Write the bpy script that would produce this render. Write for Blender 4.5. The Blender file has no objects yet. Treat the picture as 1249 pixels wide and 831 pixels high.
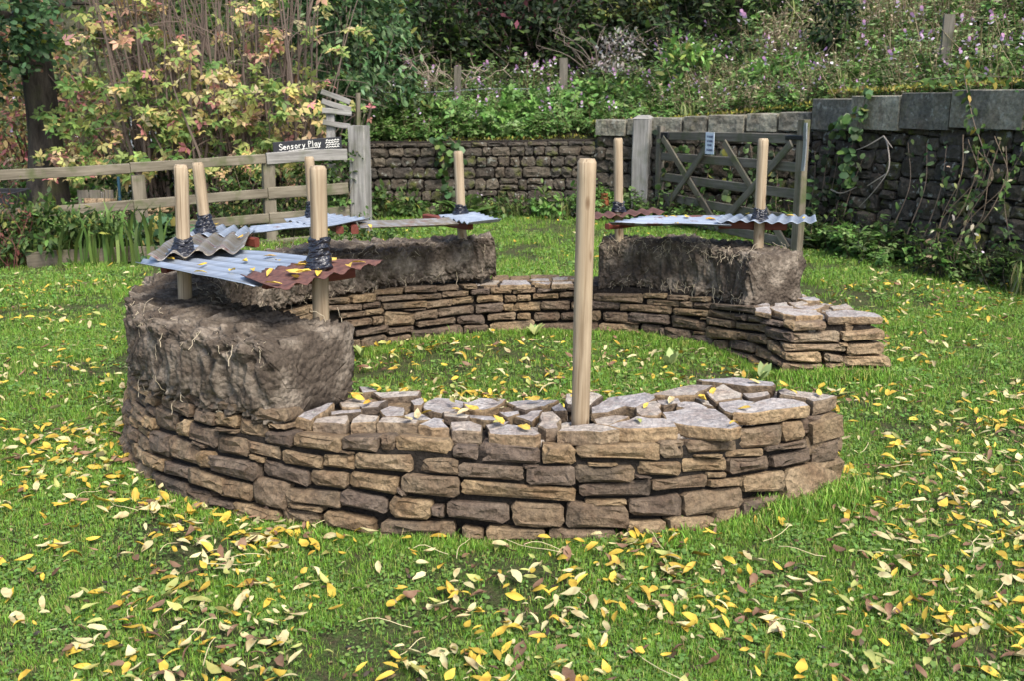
import bpy, math, random
import numpy as np
from mathutils import Vector, Matrix
random.seed(7); rng = np.random.default_rng(7)
sc = bpy.context.scene
C = sc.collection
R = math.radians
# ---------------------------------------------------------------- camera
cam = bpy.data.cameras.new('camera'); camo = bpy.data.objects.new('camera', cam); C.objects.link(camo)
camo.location = (0, 0, 1.6)
camo.rotation_euler = (R(90) - math.atan((415.5 - 115) / 1214), 0, 0)
cam.sensor_width = 36; cam.lens = 1214 / 1249 * 36
cam.clip_start = .05; cam.clip_end = 500
cam.dof.use_dof = True; cam.dof.focus_distance = 4.3; cam.dof.aperture_fstop = 6
sc.camera = camo
# ---------------------------------------------------------------- light
SUN_EL, SUN_AZ = R(52), R(150)            # azimuth clockwise from +Y (north): behind the camera, to the right
w = bpy.data.worlds.new('World'); sc.world = w; w.use_nodes = True
nt = w.node_tree; bg = nt.nodes['Background']
sky = nt.nodes.new('ShaderNodeTexSky'); sky.sky_type = 'NISHITA'; sky.sun_disc = False
sky.sun_elevation = SUN_EL; sky.sun_rotation = SUN_AZ; sky.air_density = 1.0; sky.dust_density = 2.5
nt.links.new(sky.outputs[0], bg.inputs[0]); bg.inputs[1].default_value = .128
sl = bpy.data.lights.new('sun', 'SUN'); sl.energy = 2.2; sl.angle = R(24); sl.color = (1, .95, .86)
so = bpy.data.objects.new('sun', sl); C.objects.link(so)
so.rotation_euler = Vector((-math.sin(SUN_AZ) * math.cos(SUN_EL), -math.cos(SUN_AZ) * math.cos(SUN_EL), -math.sin(SUN_EL))).to_track_quat('-Z', 'Y').to_euler()
sc.view_settings.view_transform = 'Standard'; sc.view_settings.look = 'None'
sc.view_settings.exposure = 1.35; sc.view_settings.gamma = 1
cy = sc.cycles; cy.max_bounces = 6; cy.diffuse_bounces = 3; cy.glossy_bounces = 2; cy.transmission_bounces = 4
cy.transparent_max_bounces = 6; cy.use_denoising = True; cy.sample_clamp_indirect = 4
# ---------------------------------------------------------------- numeric helpers
def _hash(ix, iy, iz):
    h = (ix * 374761393 + iy * 668265263 + iz * 1274126177) & 0xffffffff
    h = ((h ^ (h >> 13)) * 1274126177) & 0xffffffff
    return ((h ^ (h >> 16)) & 0xffff) / 32767.5 - 1
def noise3(P):
    P = np.asarray(P, float); I = np.floor(P).astype(np.int64); f = P - I; f = f * f * (3 - 2 * f)
    o = 0
    for dx in (0, 1):
        for dy in (0, 1):
            for dz in (0, 1):
                wgt = (f[..., 0] if dx else 1 - f[..., 0]) * (f[..., 1] if dy else 1 - f[..., 1]) * (f[..., 2] if dz else 1 - f[..., 2])
                o = o + wgt * _hash(I[..., 0] + dx, I[..., 1] + dy, I[..., 2] + dz)
    return o
def fbm(P, o=4, g=.5):
    P = np.asarray(P, float); a = 1; s = 0
    for k in range(o): s = s + a * noise3(P + 17.3 * k); P = P * 2.03; a *= g
    return s
def worley(P, seed=0):
    P = np.asarray(P, float); I = np.floor(P).astype(np.int64); best = np.full(P.shape[:-1], 9.)
    for dx in (-1, 0, 1):
        for dy in (-1, 0, 1):
            for dz in (-1, 0, 1):
                J = I + (dx, dy, dz); q = np.stack([J[..., a] + .5 + .45 * _hash(J[..., 0] + 7 * a + seed, J[..., 1] + 13 * a, J[..., 2] + 29 * a) for a in (0, 1, 2)], -1)
                best = np.minimum(best, ((P - q) ** 2).sum(-1))
    return np.sqrt(best)
def norm(v): return v / np.maximum(np.linalg.norm(v, axis=-1, keepdims=True), 1e-9)
def catmull(P, n=20, ext=0):
    P = np.array(P, float); Q = np.vstack([2 * P[0] - P[1], P, 2 * P[-1] - P[-2]]); o = []
    for i in range(1, len(Q) - 2):
        a, b, c, d = Q[i - 1:i + 3]
        for t in np.linspace(0, 1, n, endpoint=False):
            o.append(.5 * (2 * b + (c - a) * t + (2 * a - 5 * b + 4 * c - d) * t * t + (3 * b - a - 3 * c + d) * t ** 3))
    o.append(P[-1]); o = np.array(o)
    if ext:
        k = np.linspace(ext, .01, 12)[:, None]
        u0 = (o[0] - o[3]) / np.linalg.norm(o[0] - o[3]); u1 = (o[-1] - o[-4]) / np.linalg.norm(o[-1] - o[-4])
        o = np.vstack([o[0] + u0 * k, o, o[-1] + u1 * k[::-1]])
    return o
# ---------------------------------------------------------------- object helpers
def tag(o, label=None, cat=None, group=None, kind=None):
    for k, v in (('label', label), ('category', cat), ('group', group), ('kind', kind)):
        if v: o[k] = v
    return o
def empty(name, loc, label, cat, group=None):
    o = bpy.data.objects.new(name, None); C.objects.link(o); o.location = loc; o.empty_display_size = .1
    return tag(o, label, cat, group)
def link(name, me, parent=None, loc=(0, 0, 0), mats=()):
    for m in mats: me.materials.append(m)
    o = bpy.data.objects.new(name, me); C.objects.link(o)
    if parent is not None:
        o.parent = parent; o.location = Vector(loc) - parent_loc(parent)
    else: o.location = loc
    return o
def parent_loc(p):
    l = Vector(p.location)
    while p.parent is not None: p = p.parent; l += Vector(p.location)
    return l
def pymesh(name, V, F, smooth=False):
    me = bpy.data.meshes.new(name); me.from_pydata([tuple(v) for v in V], [], [tuple(f) for f in F])
    if smooth: me.shade_smooth()
    return me
def trimesh(name, V, F, col=None, smooth=False):
    V = np.asarray(V, np.float32); F = np.asarray(F, np.int32); k = F.shape[1]
    me = bpy.data.meshes.new(name); me.vertices.add(len(V)); me.vertices.foreach_set('co', V.ravel())
    me.loops.add(F.size); me.loops.foreach_set('vertex_index', F.ravel())
    me.polygons.add(len(F)); me.polygons.foreach_set('loop_start', np.arange(len(F), dtype=np.int32) * k)
    me.polygons.foreach_set('loop_total', np.full(len(F), k, np.int32))
    if smooth: me.polygons.foreach_set('use_smooth', np.ones(len(F), bool))
    me.update(calc_edges=True)
    if col is not None:
        a = me.color_attributes.new('col', 'FLOAT_COLOR', 'POINT')
        cc = np.ones((len(V), 4), np.float32); cc[:, :3] = col; a.data.foreach_set('color', cc.ravel())
    return me
class MB:
    """collects pieces that become ONE mesh"""
    def __init__(s): s.V = []; s.F = []; s.n = 0; s.c = []
    def add(s, V, F, col=None):
        V = np.asarray(V, float); s.V.append(V); s.F += [tuple(int(i) + s.n for i in f) for f in F]; s.n += len(V)
        s.c.append(np.tile(np.array(col if col is not None else (1, 1, 1), float), (len(V), 1)))
    def tube(s, P, r, n=6, col=None, cap=True):
        P = np.asarray(P, float); m = len(P); r = np.broadcast_to(r, (m,))
        T = norm(np.gradient(P, axis=0)); ref = np.array([.31, .17, 1.]) if abs(T[0, 2]) < .9 else np.array([1., .2, .1])
        A = norm(np.cross(T, ref)); B = np.cross(T, A)
        a = np.linspace(0, 2 * math.pi, n, endpoint=False)
        V = P[:, None] + r[:, None, None] * (np.cos(a)[None, :, None] * A[:, None] + np.sin(a)[None, :, None] * B[:, None])
        F = [(i * n + j, i * n + (j + 1) % n, (i + 1) * n + (j + 1) % n, (i + 1) * n + j) for i in range(m - 1) for j in range(n)]
        if cap: F += [tuple(range(n))[::-1], tuple(range((m - 1) * n, m * n))]
        s.add(V.reshape(-1, 3), F, col)
    def mesh(s, name, smooth=False, origin=(0, 0, 0)):
        V = np.vstack(s.V) - np.array(origin); me = pymesh(name, V, s.F, smooth)
        a = me.color_attributes.new('col', 'FLOAT_COLOR', 'POINT'); cc = np.ones((len(V), 4), np.float32); cc[:, :3] = np.vstack(s.c)
        a.data.foreach_set('color', cc.ravel()); return me
# ---------------------------------------------------------------- materials
class N:
    def __init__(s, name):
        s.m = bpy.data.materials.new(name); s.m.use_nodes = True; s.t = s.m.node_tree; s.t.nodes.clear()
        s.out = s.n('OutputMaterial')
    def n(s, ty, ins=None, **kw):
        x = s.t.nodes.new('ShaderNode' + ty)
        for k, v in kw.items(): setattr(x, k, v)
        for k, v in (ins or {}).items(): s.set(x.inputs[k], v)
        return x
    def set(s, i, v):
        if hasattr(v, 'is_output') or isinstance(v, bpy.types.NodeSocket): s.t.links.new(v, i)
        elif isinstance(v, bpy.types.Node): s.t.links.new(v.outputs[0], i)
        else:
            if isinstance(v, tuple) and len(v) == 3 and i.type == 'RGBA': v = v + (1,)
            i.default_value = v
    def ramp(s, f, stops, interp='LINEAR'):
        r = s.n('ValToRGB', {'Fac': f}); r.color_ramp.interpolation = interp; e = r.color_ramp.elements
        while len(e) < len(stops): e.new(.5)
        for q, (p, c) in zip(e, stops): q.position = p; q.color = (tuple(c) + (1,)) if hasattr(c, '__len__') else (c, c, c, 1)
        return r.outputs[0]
    def mix(s, f, a, b, mode='MIX'):
        x = s.n('Mix', data_type='RGBA', blend_type=mode); s.set(x.inputs[0], f); s.set(x.inputs[6], a); s.set(x.inputs[7], b)
        return x.outputs[2]
    def math(s, op, a, b=0.):
        x = s.n('Math', operation=op); s.set(x.inputs[0], a); s.set(x.inputs[1], b); return x.outputs[0]
    def noise(s, vec, scale, det=4, rough=.55, dist=0.):
        return s.n('TexNoise', {'Vector': vec, 'Scale': scale, 'Detail': det, 'Roughness': rough, 'Distortion': dist}).outputs[0]
    def voro(s, vec, scale, feature='F1'):
        return s.n('TexVoronoi', {'Vector': vec, 'Scale': scale}, feature=feature).outputs[0]
    def obj(s, scale=(1, 1, 1), rnd=True):
        c = s.n('TexCoord').outputs['Object']
        mp = s.n('Mapping', {'Vector': c, 'Scale': scale})
        if rnd:
            r = s.n('ObjectInfo').outputs['Random']
            v = s.n('CombineXYZ', {0: s.math('MULTIPLY', r, 91.), 1: s.math('MULTIPLY', r, 57.), 2: s.math('MULTIPLY', r, 33.)})
            s.set(mp.inputs['Location'], v.outputs[0])
        return mp.outputs[0]
    def rnd(s): return s.n('ObjectInfo').outputs['Random']
    def bump(s, h, st=.5, d=.01, prev=None):
        x = s.n('Bump', {'Height': h, 'Strength': st, 'Distance': d})
        if prev is not None: s.set(x.inputs['Normal'], prev)
        return x.outputs[0]
    def bsdf(s, col, rough=.85, normal=None, metal=0., spec=.3):
        b = s.n('BsdfPrincipled', {'Base Color': col, 'Roughness': rough, 'Metallic': metal, 'Specular IOR Level': spec})
        if normal is not None: s.set(b.inputs['Normal'], normal)
        s.t.links.new(b.outputs[0], s.out.inputs[0]); return b
def stone_mat(name, stops, stain=(.05, .04, .04), moss=0., sc_=1., spec=.25, lich=0.):
    m = N(name); v = m.obj()
    base = m.ramp(m.rnd(), stops)
    n1 = m.noise(v, 9 * sc_, 5, .6); n2 = m.noise(v, 55 * sc_, 5, .7); n3 = m.noise(v, 3.2 * sc_, 3)
    c = m.mix(m.ramp(n1, [(.35, 0.), (.68, 1.)]), base, m.mix(1., base, (.62, .55, .52), 'MULTIPLY'))
    c = m.mix(m.math('MULTIPLY', m.ramp(n3, [(.55, 0.), (.7, 1.)]), .75), c, stain)
    c = m.mix(1., c, m.ramp(n2, [(.25, (.42, .42, .42)), (.75, (1.55, 1.52, 1.45))]), 'MULTIPLY')
    if moss:
        c = m.mix(m.math('MULTIPLY', m.ramp(m.noise(v, 6.5 * sc_, 4), [(.56, 0.), (.66, 1.)]), moss), c, m.ramp(n2, [(.3, (.03, .04, .008)), (.7, (.11, .12, .02))]))
    if lich:
        c = m.mix(m.math('MULTIPLY', m.ramp(m.noise(v, 22 * sc_, 3), [(.62, 0.), (.68, 1.)]), lich), c, (.3, .31, .27))
    h = m.math('ADD', m.math('MULTIPLY', m.noise(v, 26 * sc_, 6, .65), 1.), m.math('MULTIPLY', m.voro(v, 34 * sc_), .35))
    m.bsdf(c, .88, m.bump(n2, .8, .006, m.bump(h, 1., .022)), spec=spec); return m.m
def wood_mat(name, c1, c2, fine=1., green=0., knots=False, dark=.5, rough=.8):
    m = N(name); v = m.obj((1.2, 28 * fine, 28 * fine)); v2 = m.obj((2., 6, 6)); v3 = m.obj((6, 6, 6))
    g = m.noise(v, 1.6, 6, .65, .6); g2 = m.noise(v2, 1.2, 4)
    c = m.ramp(g, [(.3, c1), (.68, c2)])
    c = m.mix(m.math('MULTIPLY', m.ramp(g2, [(.45, 0.), (.7, 1.)]), dark), c, m.mix(1., c, (.45, .42, .4), 'MULTIPLY'))
    if knots:
        k = m.voro(m.obj((5, 15, 15)), 1.); c = m.mix(m.ramp(k, [(.09, .9), (.18, 0.)]), c, (.11, .06, .028)); c = m.mix(m.ramp(m.noise(m.obj((.8, 60, 60)), 1.5, 3), [(.60, 0.), (.64, .7)]), c, (.13, .085, .045))
    if green: c = m.mix(m.math('MULTIPLY', m.ramp(m.noise(v3, 1., 4), [(.5, 0.), (.68, 1.)]), green), c, (.07, .085, .03))
    m.bsdf(c, rough, m.bump(g, .55, .004)); return m.m
def leaf_mat(name, trans=.3, rough=.55, spec=.25, obj_cols=None):
    m = N(name)
    if obj_cols:
        c = m.ramp(m.rnd(), obj_cols, 'CONSTANT' if len(obj_cols) > 4 else 'LINEAR')
        v = m.obj(); c = m.mix(m.ramp(m.noise(v, 3.2, 5, .7), [(.46, 0.), (.66, .85)]), c, m.mix(1., c, (.62, .40, .26), 'MULTIPLY')); c = m.mix(m.ramp(m.noise(v, 14, 3), [(.62, 0.), (.70, .7)]), c, (.10, .055, .03))
        yy = m.n('SeparateXYZ', {0: m.n('TexCoord').outputs['Object']}).outputs[1]; c = m.mix(m.ramp(m.math('ABSOLUTE', yy), [(.0, .55), (.018, 0.)]), c, m.mix(1., c, (.6, .5, .4), 'MULTIPLY'))
    else: c = m.n('Attribute', attribute_name='col').outputs['Color']
    b = m.n('BsdfPrincipled', {'Base Color': c, 'Roughness': rough, 'Specular IOR Level': spec})
    t = m.n('BsdfTranslucent', {'Color': c}); x = m.n('MixShader', {0: trans, 1: b.outputs[0], 2: t.outputs[0]})
    m.t.links.new(x.outputs[0], m.out.inputs[0]); return m.m
M = {}
M['stone'] = stone_mat('sandstone', [(0., (.26, .19, .112)), (.3, (.195, .145, .092)), (.5, (.155, .117, .082)), (.75, (.12, .094, .076)), (1., (.28, .21, .13))], (.058, .047, .038))
M['cap'] = stone_mat('skylit_weathered_sandstone', [(0., (.40, .375, .36)), (.4, (.33, .32, .33)), (.7, (.42, .38, .33)), (1., (.36, .32, .28))], (.25, .22, .215), lich=.5)  # grey weathered tops, with bright sky light painted into the tones
M['end'] = stone_mat('buff_sandstone', [(0., (.34, .25, .15)), (.5, (.28, .21, .135)), (1., (.24, .19, .135))], (.11, .085, .07))
M['oldstone'] = stone_mat('dark_gritstone', [(0., (.088, .077, .06)), (.5, (.056, .05, .042)), (1., (.115, .098, .074))], (.02, .02, .02), .75, .6, lich=.5)
M['coping'] = stone_mat('grey_coping_stone', [(0., (.30, .29, .23)), (.5, (.23, .225, .185)), (1., (.15, .146, .125))], (.04, .045, .05), .25, .5, lich=.5)
M['core'] = stone_mat('dark_rubble', [(0., (.022, .018, .015)), (1., (.026, .021, .017))], (.012, .01, .009))
m = N('mud_daub'); v = m.obj()
n1 = m.noise(v, 7, 6, .65); n2 = m.noise(v, 38, 6, .7); n3 = m.noise(v, 2.3, 4)
c = m.ramp(n1, [(.28, (.045, .034, .026)), (.48, (.10, .079, .06)), (.66, (.28, .235, .185))])
c = m.mix(m.ramp(n3, [(.35, 0.), (.62, .55)]), c, (.075, .058, .045))
c = m.mix(1., c, m.ramp(n2, [(.25, (.5, .5, .5)), (.72, (1.35, 1.35, 1.35))]), 'MULTIPLY')
h = m.math('ADD', m.math('MULTIPLY', n2, .5), m.math('MULTIPLY', m.noise(v, 24, 6, .7), .8)); h = m.math('SUBTRACT', h, m.math('MULTIPLY', m.voro(v, 42), .7))
m.bsdf(c, .95, m.bump(h, .9, .02), spec=.15); M['mud'] = m.m
m = N('straw'); m.bsdf(m.ramp(m.rnd(), [(0., (.45, .38, .26)), (1., (.36, .3, .22))]), .7); M['straw'] = m.m
M['pine'] = wood_mat('pale_pine', (.225, .16, .095), (.42, .335, .23), 1., knots=True, dark=.4, rough=.7)
M['greywood'] = wood_mat('weathered_grey_wood', (.14, .132, .122), (.34, .325, .30), .8, .3)
M['railwood'] = wood_mat('weathered_fence_rail', (.09, .076, .052), (.225, .195, .145), .8, .85, dark=.7)
M['gatewood'] = wood_mat('dark_weathered_gate_wood', (.08, .07, .056), (.185, .165, .133), .8, .55)
M['redwood'] = wood_mat('red_brown_stained_timber', (.10, .024, .016), (.17, .045, .028), 1., dark=.4, rough=.6)
m = N('black_tape'); v = m.obj((1, 1, 1)); m.bsdf((.012, .013, .02), .32, m.bump(m.noise(v, 70, 4), .6, .006), spec=.6); M['tape'] = m.m
def sheet_mat(name, rust, grey=(.27, .31, .375)):
    m = N(name); v = m.obj(); n = m.noise(v, 6, 6, .65); n2 = m.noise(v, 45, 4); n4 = m.noise(m.obj((3, 40, 3)), 1., 5)
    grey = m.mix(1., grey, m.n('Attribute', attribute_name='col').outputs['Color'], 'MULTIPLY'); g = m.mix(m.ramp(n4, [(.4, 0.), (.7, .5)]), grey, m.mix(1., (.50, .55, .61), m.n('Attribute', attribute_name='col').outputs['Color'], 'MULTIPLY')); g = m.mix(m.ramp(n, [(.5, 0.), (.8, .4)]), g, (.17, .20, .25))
    r = m.ramp(n2, [(.3, (.06, .026, .023)), (.7, (.135, .06, .046))])
    f = m.ramp(m.math('ADD', n, rust), [(.52, 0.), (.62, 1.)])
    b = m.bsdf(m.mix(f, g, r), .45, m.bump(n2, .15, .002), spec=.4)
    m.set(b.inputs['Metallic'], m.math('MULTIPLY', m.math('SUBTRACT', 1., f), .35)); m.set(b.inputs['Roughness'], m.ramp(f, [(0., .42), (1., .9)]))
    return m.m
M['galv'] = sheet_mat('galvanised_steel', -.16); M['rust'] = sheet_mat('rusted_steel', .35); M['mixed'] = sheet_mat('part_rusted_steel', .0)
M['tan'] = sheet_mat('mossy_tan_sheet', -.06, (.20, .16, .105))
M['leaf'] = leaf_mat('foliage'); M['drystem'] = leaf_mat('stems', .0, .8, .2)
M['fallen'] = leaf_mat('fallen_leaves', .15, .6, .3)
m = N('bark'); v = m.obj((9, 9, 2)); n = m.noise(v, 2, 6, .7)
c = m.mix(m.ramp(m.noise(m.obj(), 1.8, 4), [(.48, 0.), (.62, .7)]), m.ramp(n, [(.3, (.018, .015, .012)), (.7, (.085, .07, .056))]), (.06, .065, .02)); m.bsdf(c, .95, m.bump(n, 1., .03)); M['bark'] = m.m
m = N('lawn_soil'); tc = m.n('TexCoord').outputs['Object']
n = m.noise(tc, .9, 5); n2 = m.noise(tc, 24, 5, .7)
c = m.mix(m.ramp(n2, [(.35, 0.), (.65, 1.)]), (.075, .056, .036), (.07, .12, .03)); c = m.mix(m.ramp(n, [(.5, 0.), (.75, .6)]), c, (.065, .05, .036)); c = m.mix(1., c, m.ramp(m.noise(tc, 75, 4, .7), [(.3, (.45, .45, .45)), (.7, (1.5, 1.5, 1.5))]), 'MULTIPLY')
m.bsdf(c, .95, m.bump(m.noise(tc, 60, 5, .7), 1., .02, m.bump(n2, 1., .03)), spec=.1); M['ground'] = m.m
m = N('hill_soil'); tc = m.n('TexCoord').outputs['Object']; n = m.noise(tc, 1.1, 6, .7)
m.bsdf(m.ramp(n, [(.35, (.02, .022, .01)), (.65, (.07, .065, .035))]), .95, m.bump(m.noise(tc, 9, 5), 1., .1), spec=.1); M['hill'] = m.m
def flat(name, col, rough=.7, metal=0., spec=.3):
    m = N(name); v = m.obj(); n = m.noise(v, 30, 4); m.bsdf(m.mix(1., col, m.ramp(n, [(.3, (.8, .8, .8)), (.7, (1.12, 1.12, 1.12))]), 'MULTIPLY'), rough, m.bump(n, .15, .003), metal, spec); return m.m
M['black'] = flat('black_painted_board', (.022, .023, .028)); M['chalk'] = flat('chalk_paint', (.75, .73, .68)); M['paper'] = flat('laminated_paper', (.62, .68, .78), .3)
M['ink'] = flat('faded_ink', (.1, .12, .2)); M['iron'] = flat('black_ironwork', (.03, .032, .036), .5, .5); M['zinc'] = flat('zinc_plate', (.35, .37, .39), .45, .6)
M['orange'] = flat('orange_clay', (.20, .06, .022)); M['blue'] = flat('blue_plastic', (.03, .08, .12), .4); M['white'] = flat('white_plastic', (.7, .72, .74), .4); M['dark'] = flat('dark_plastic', (.02, .02, .022), .5)
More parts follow.
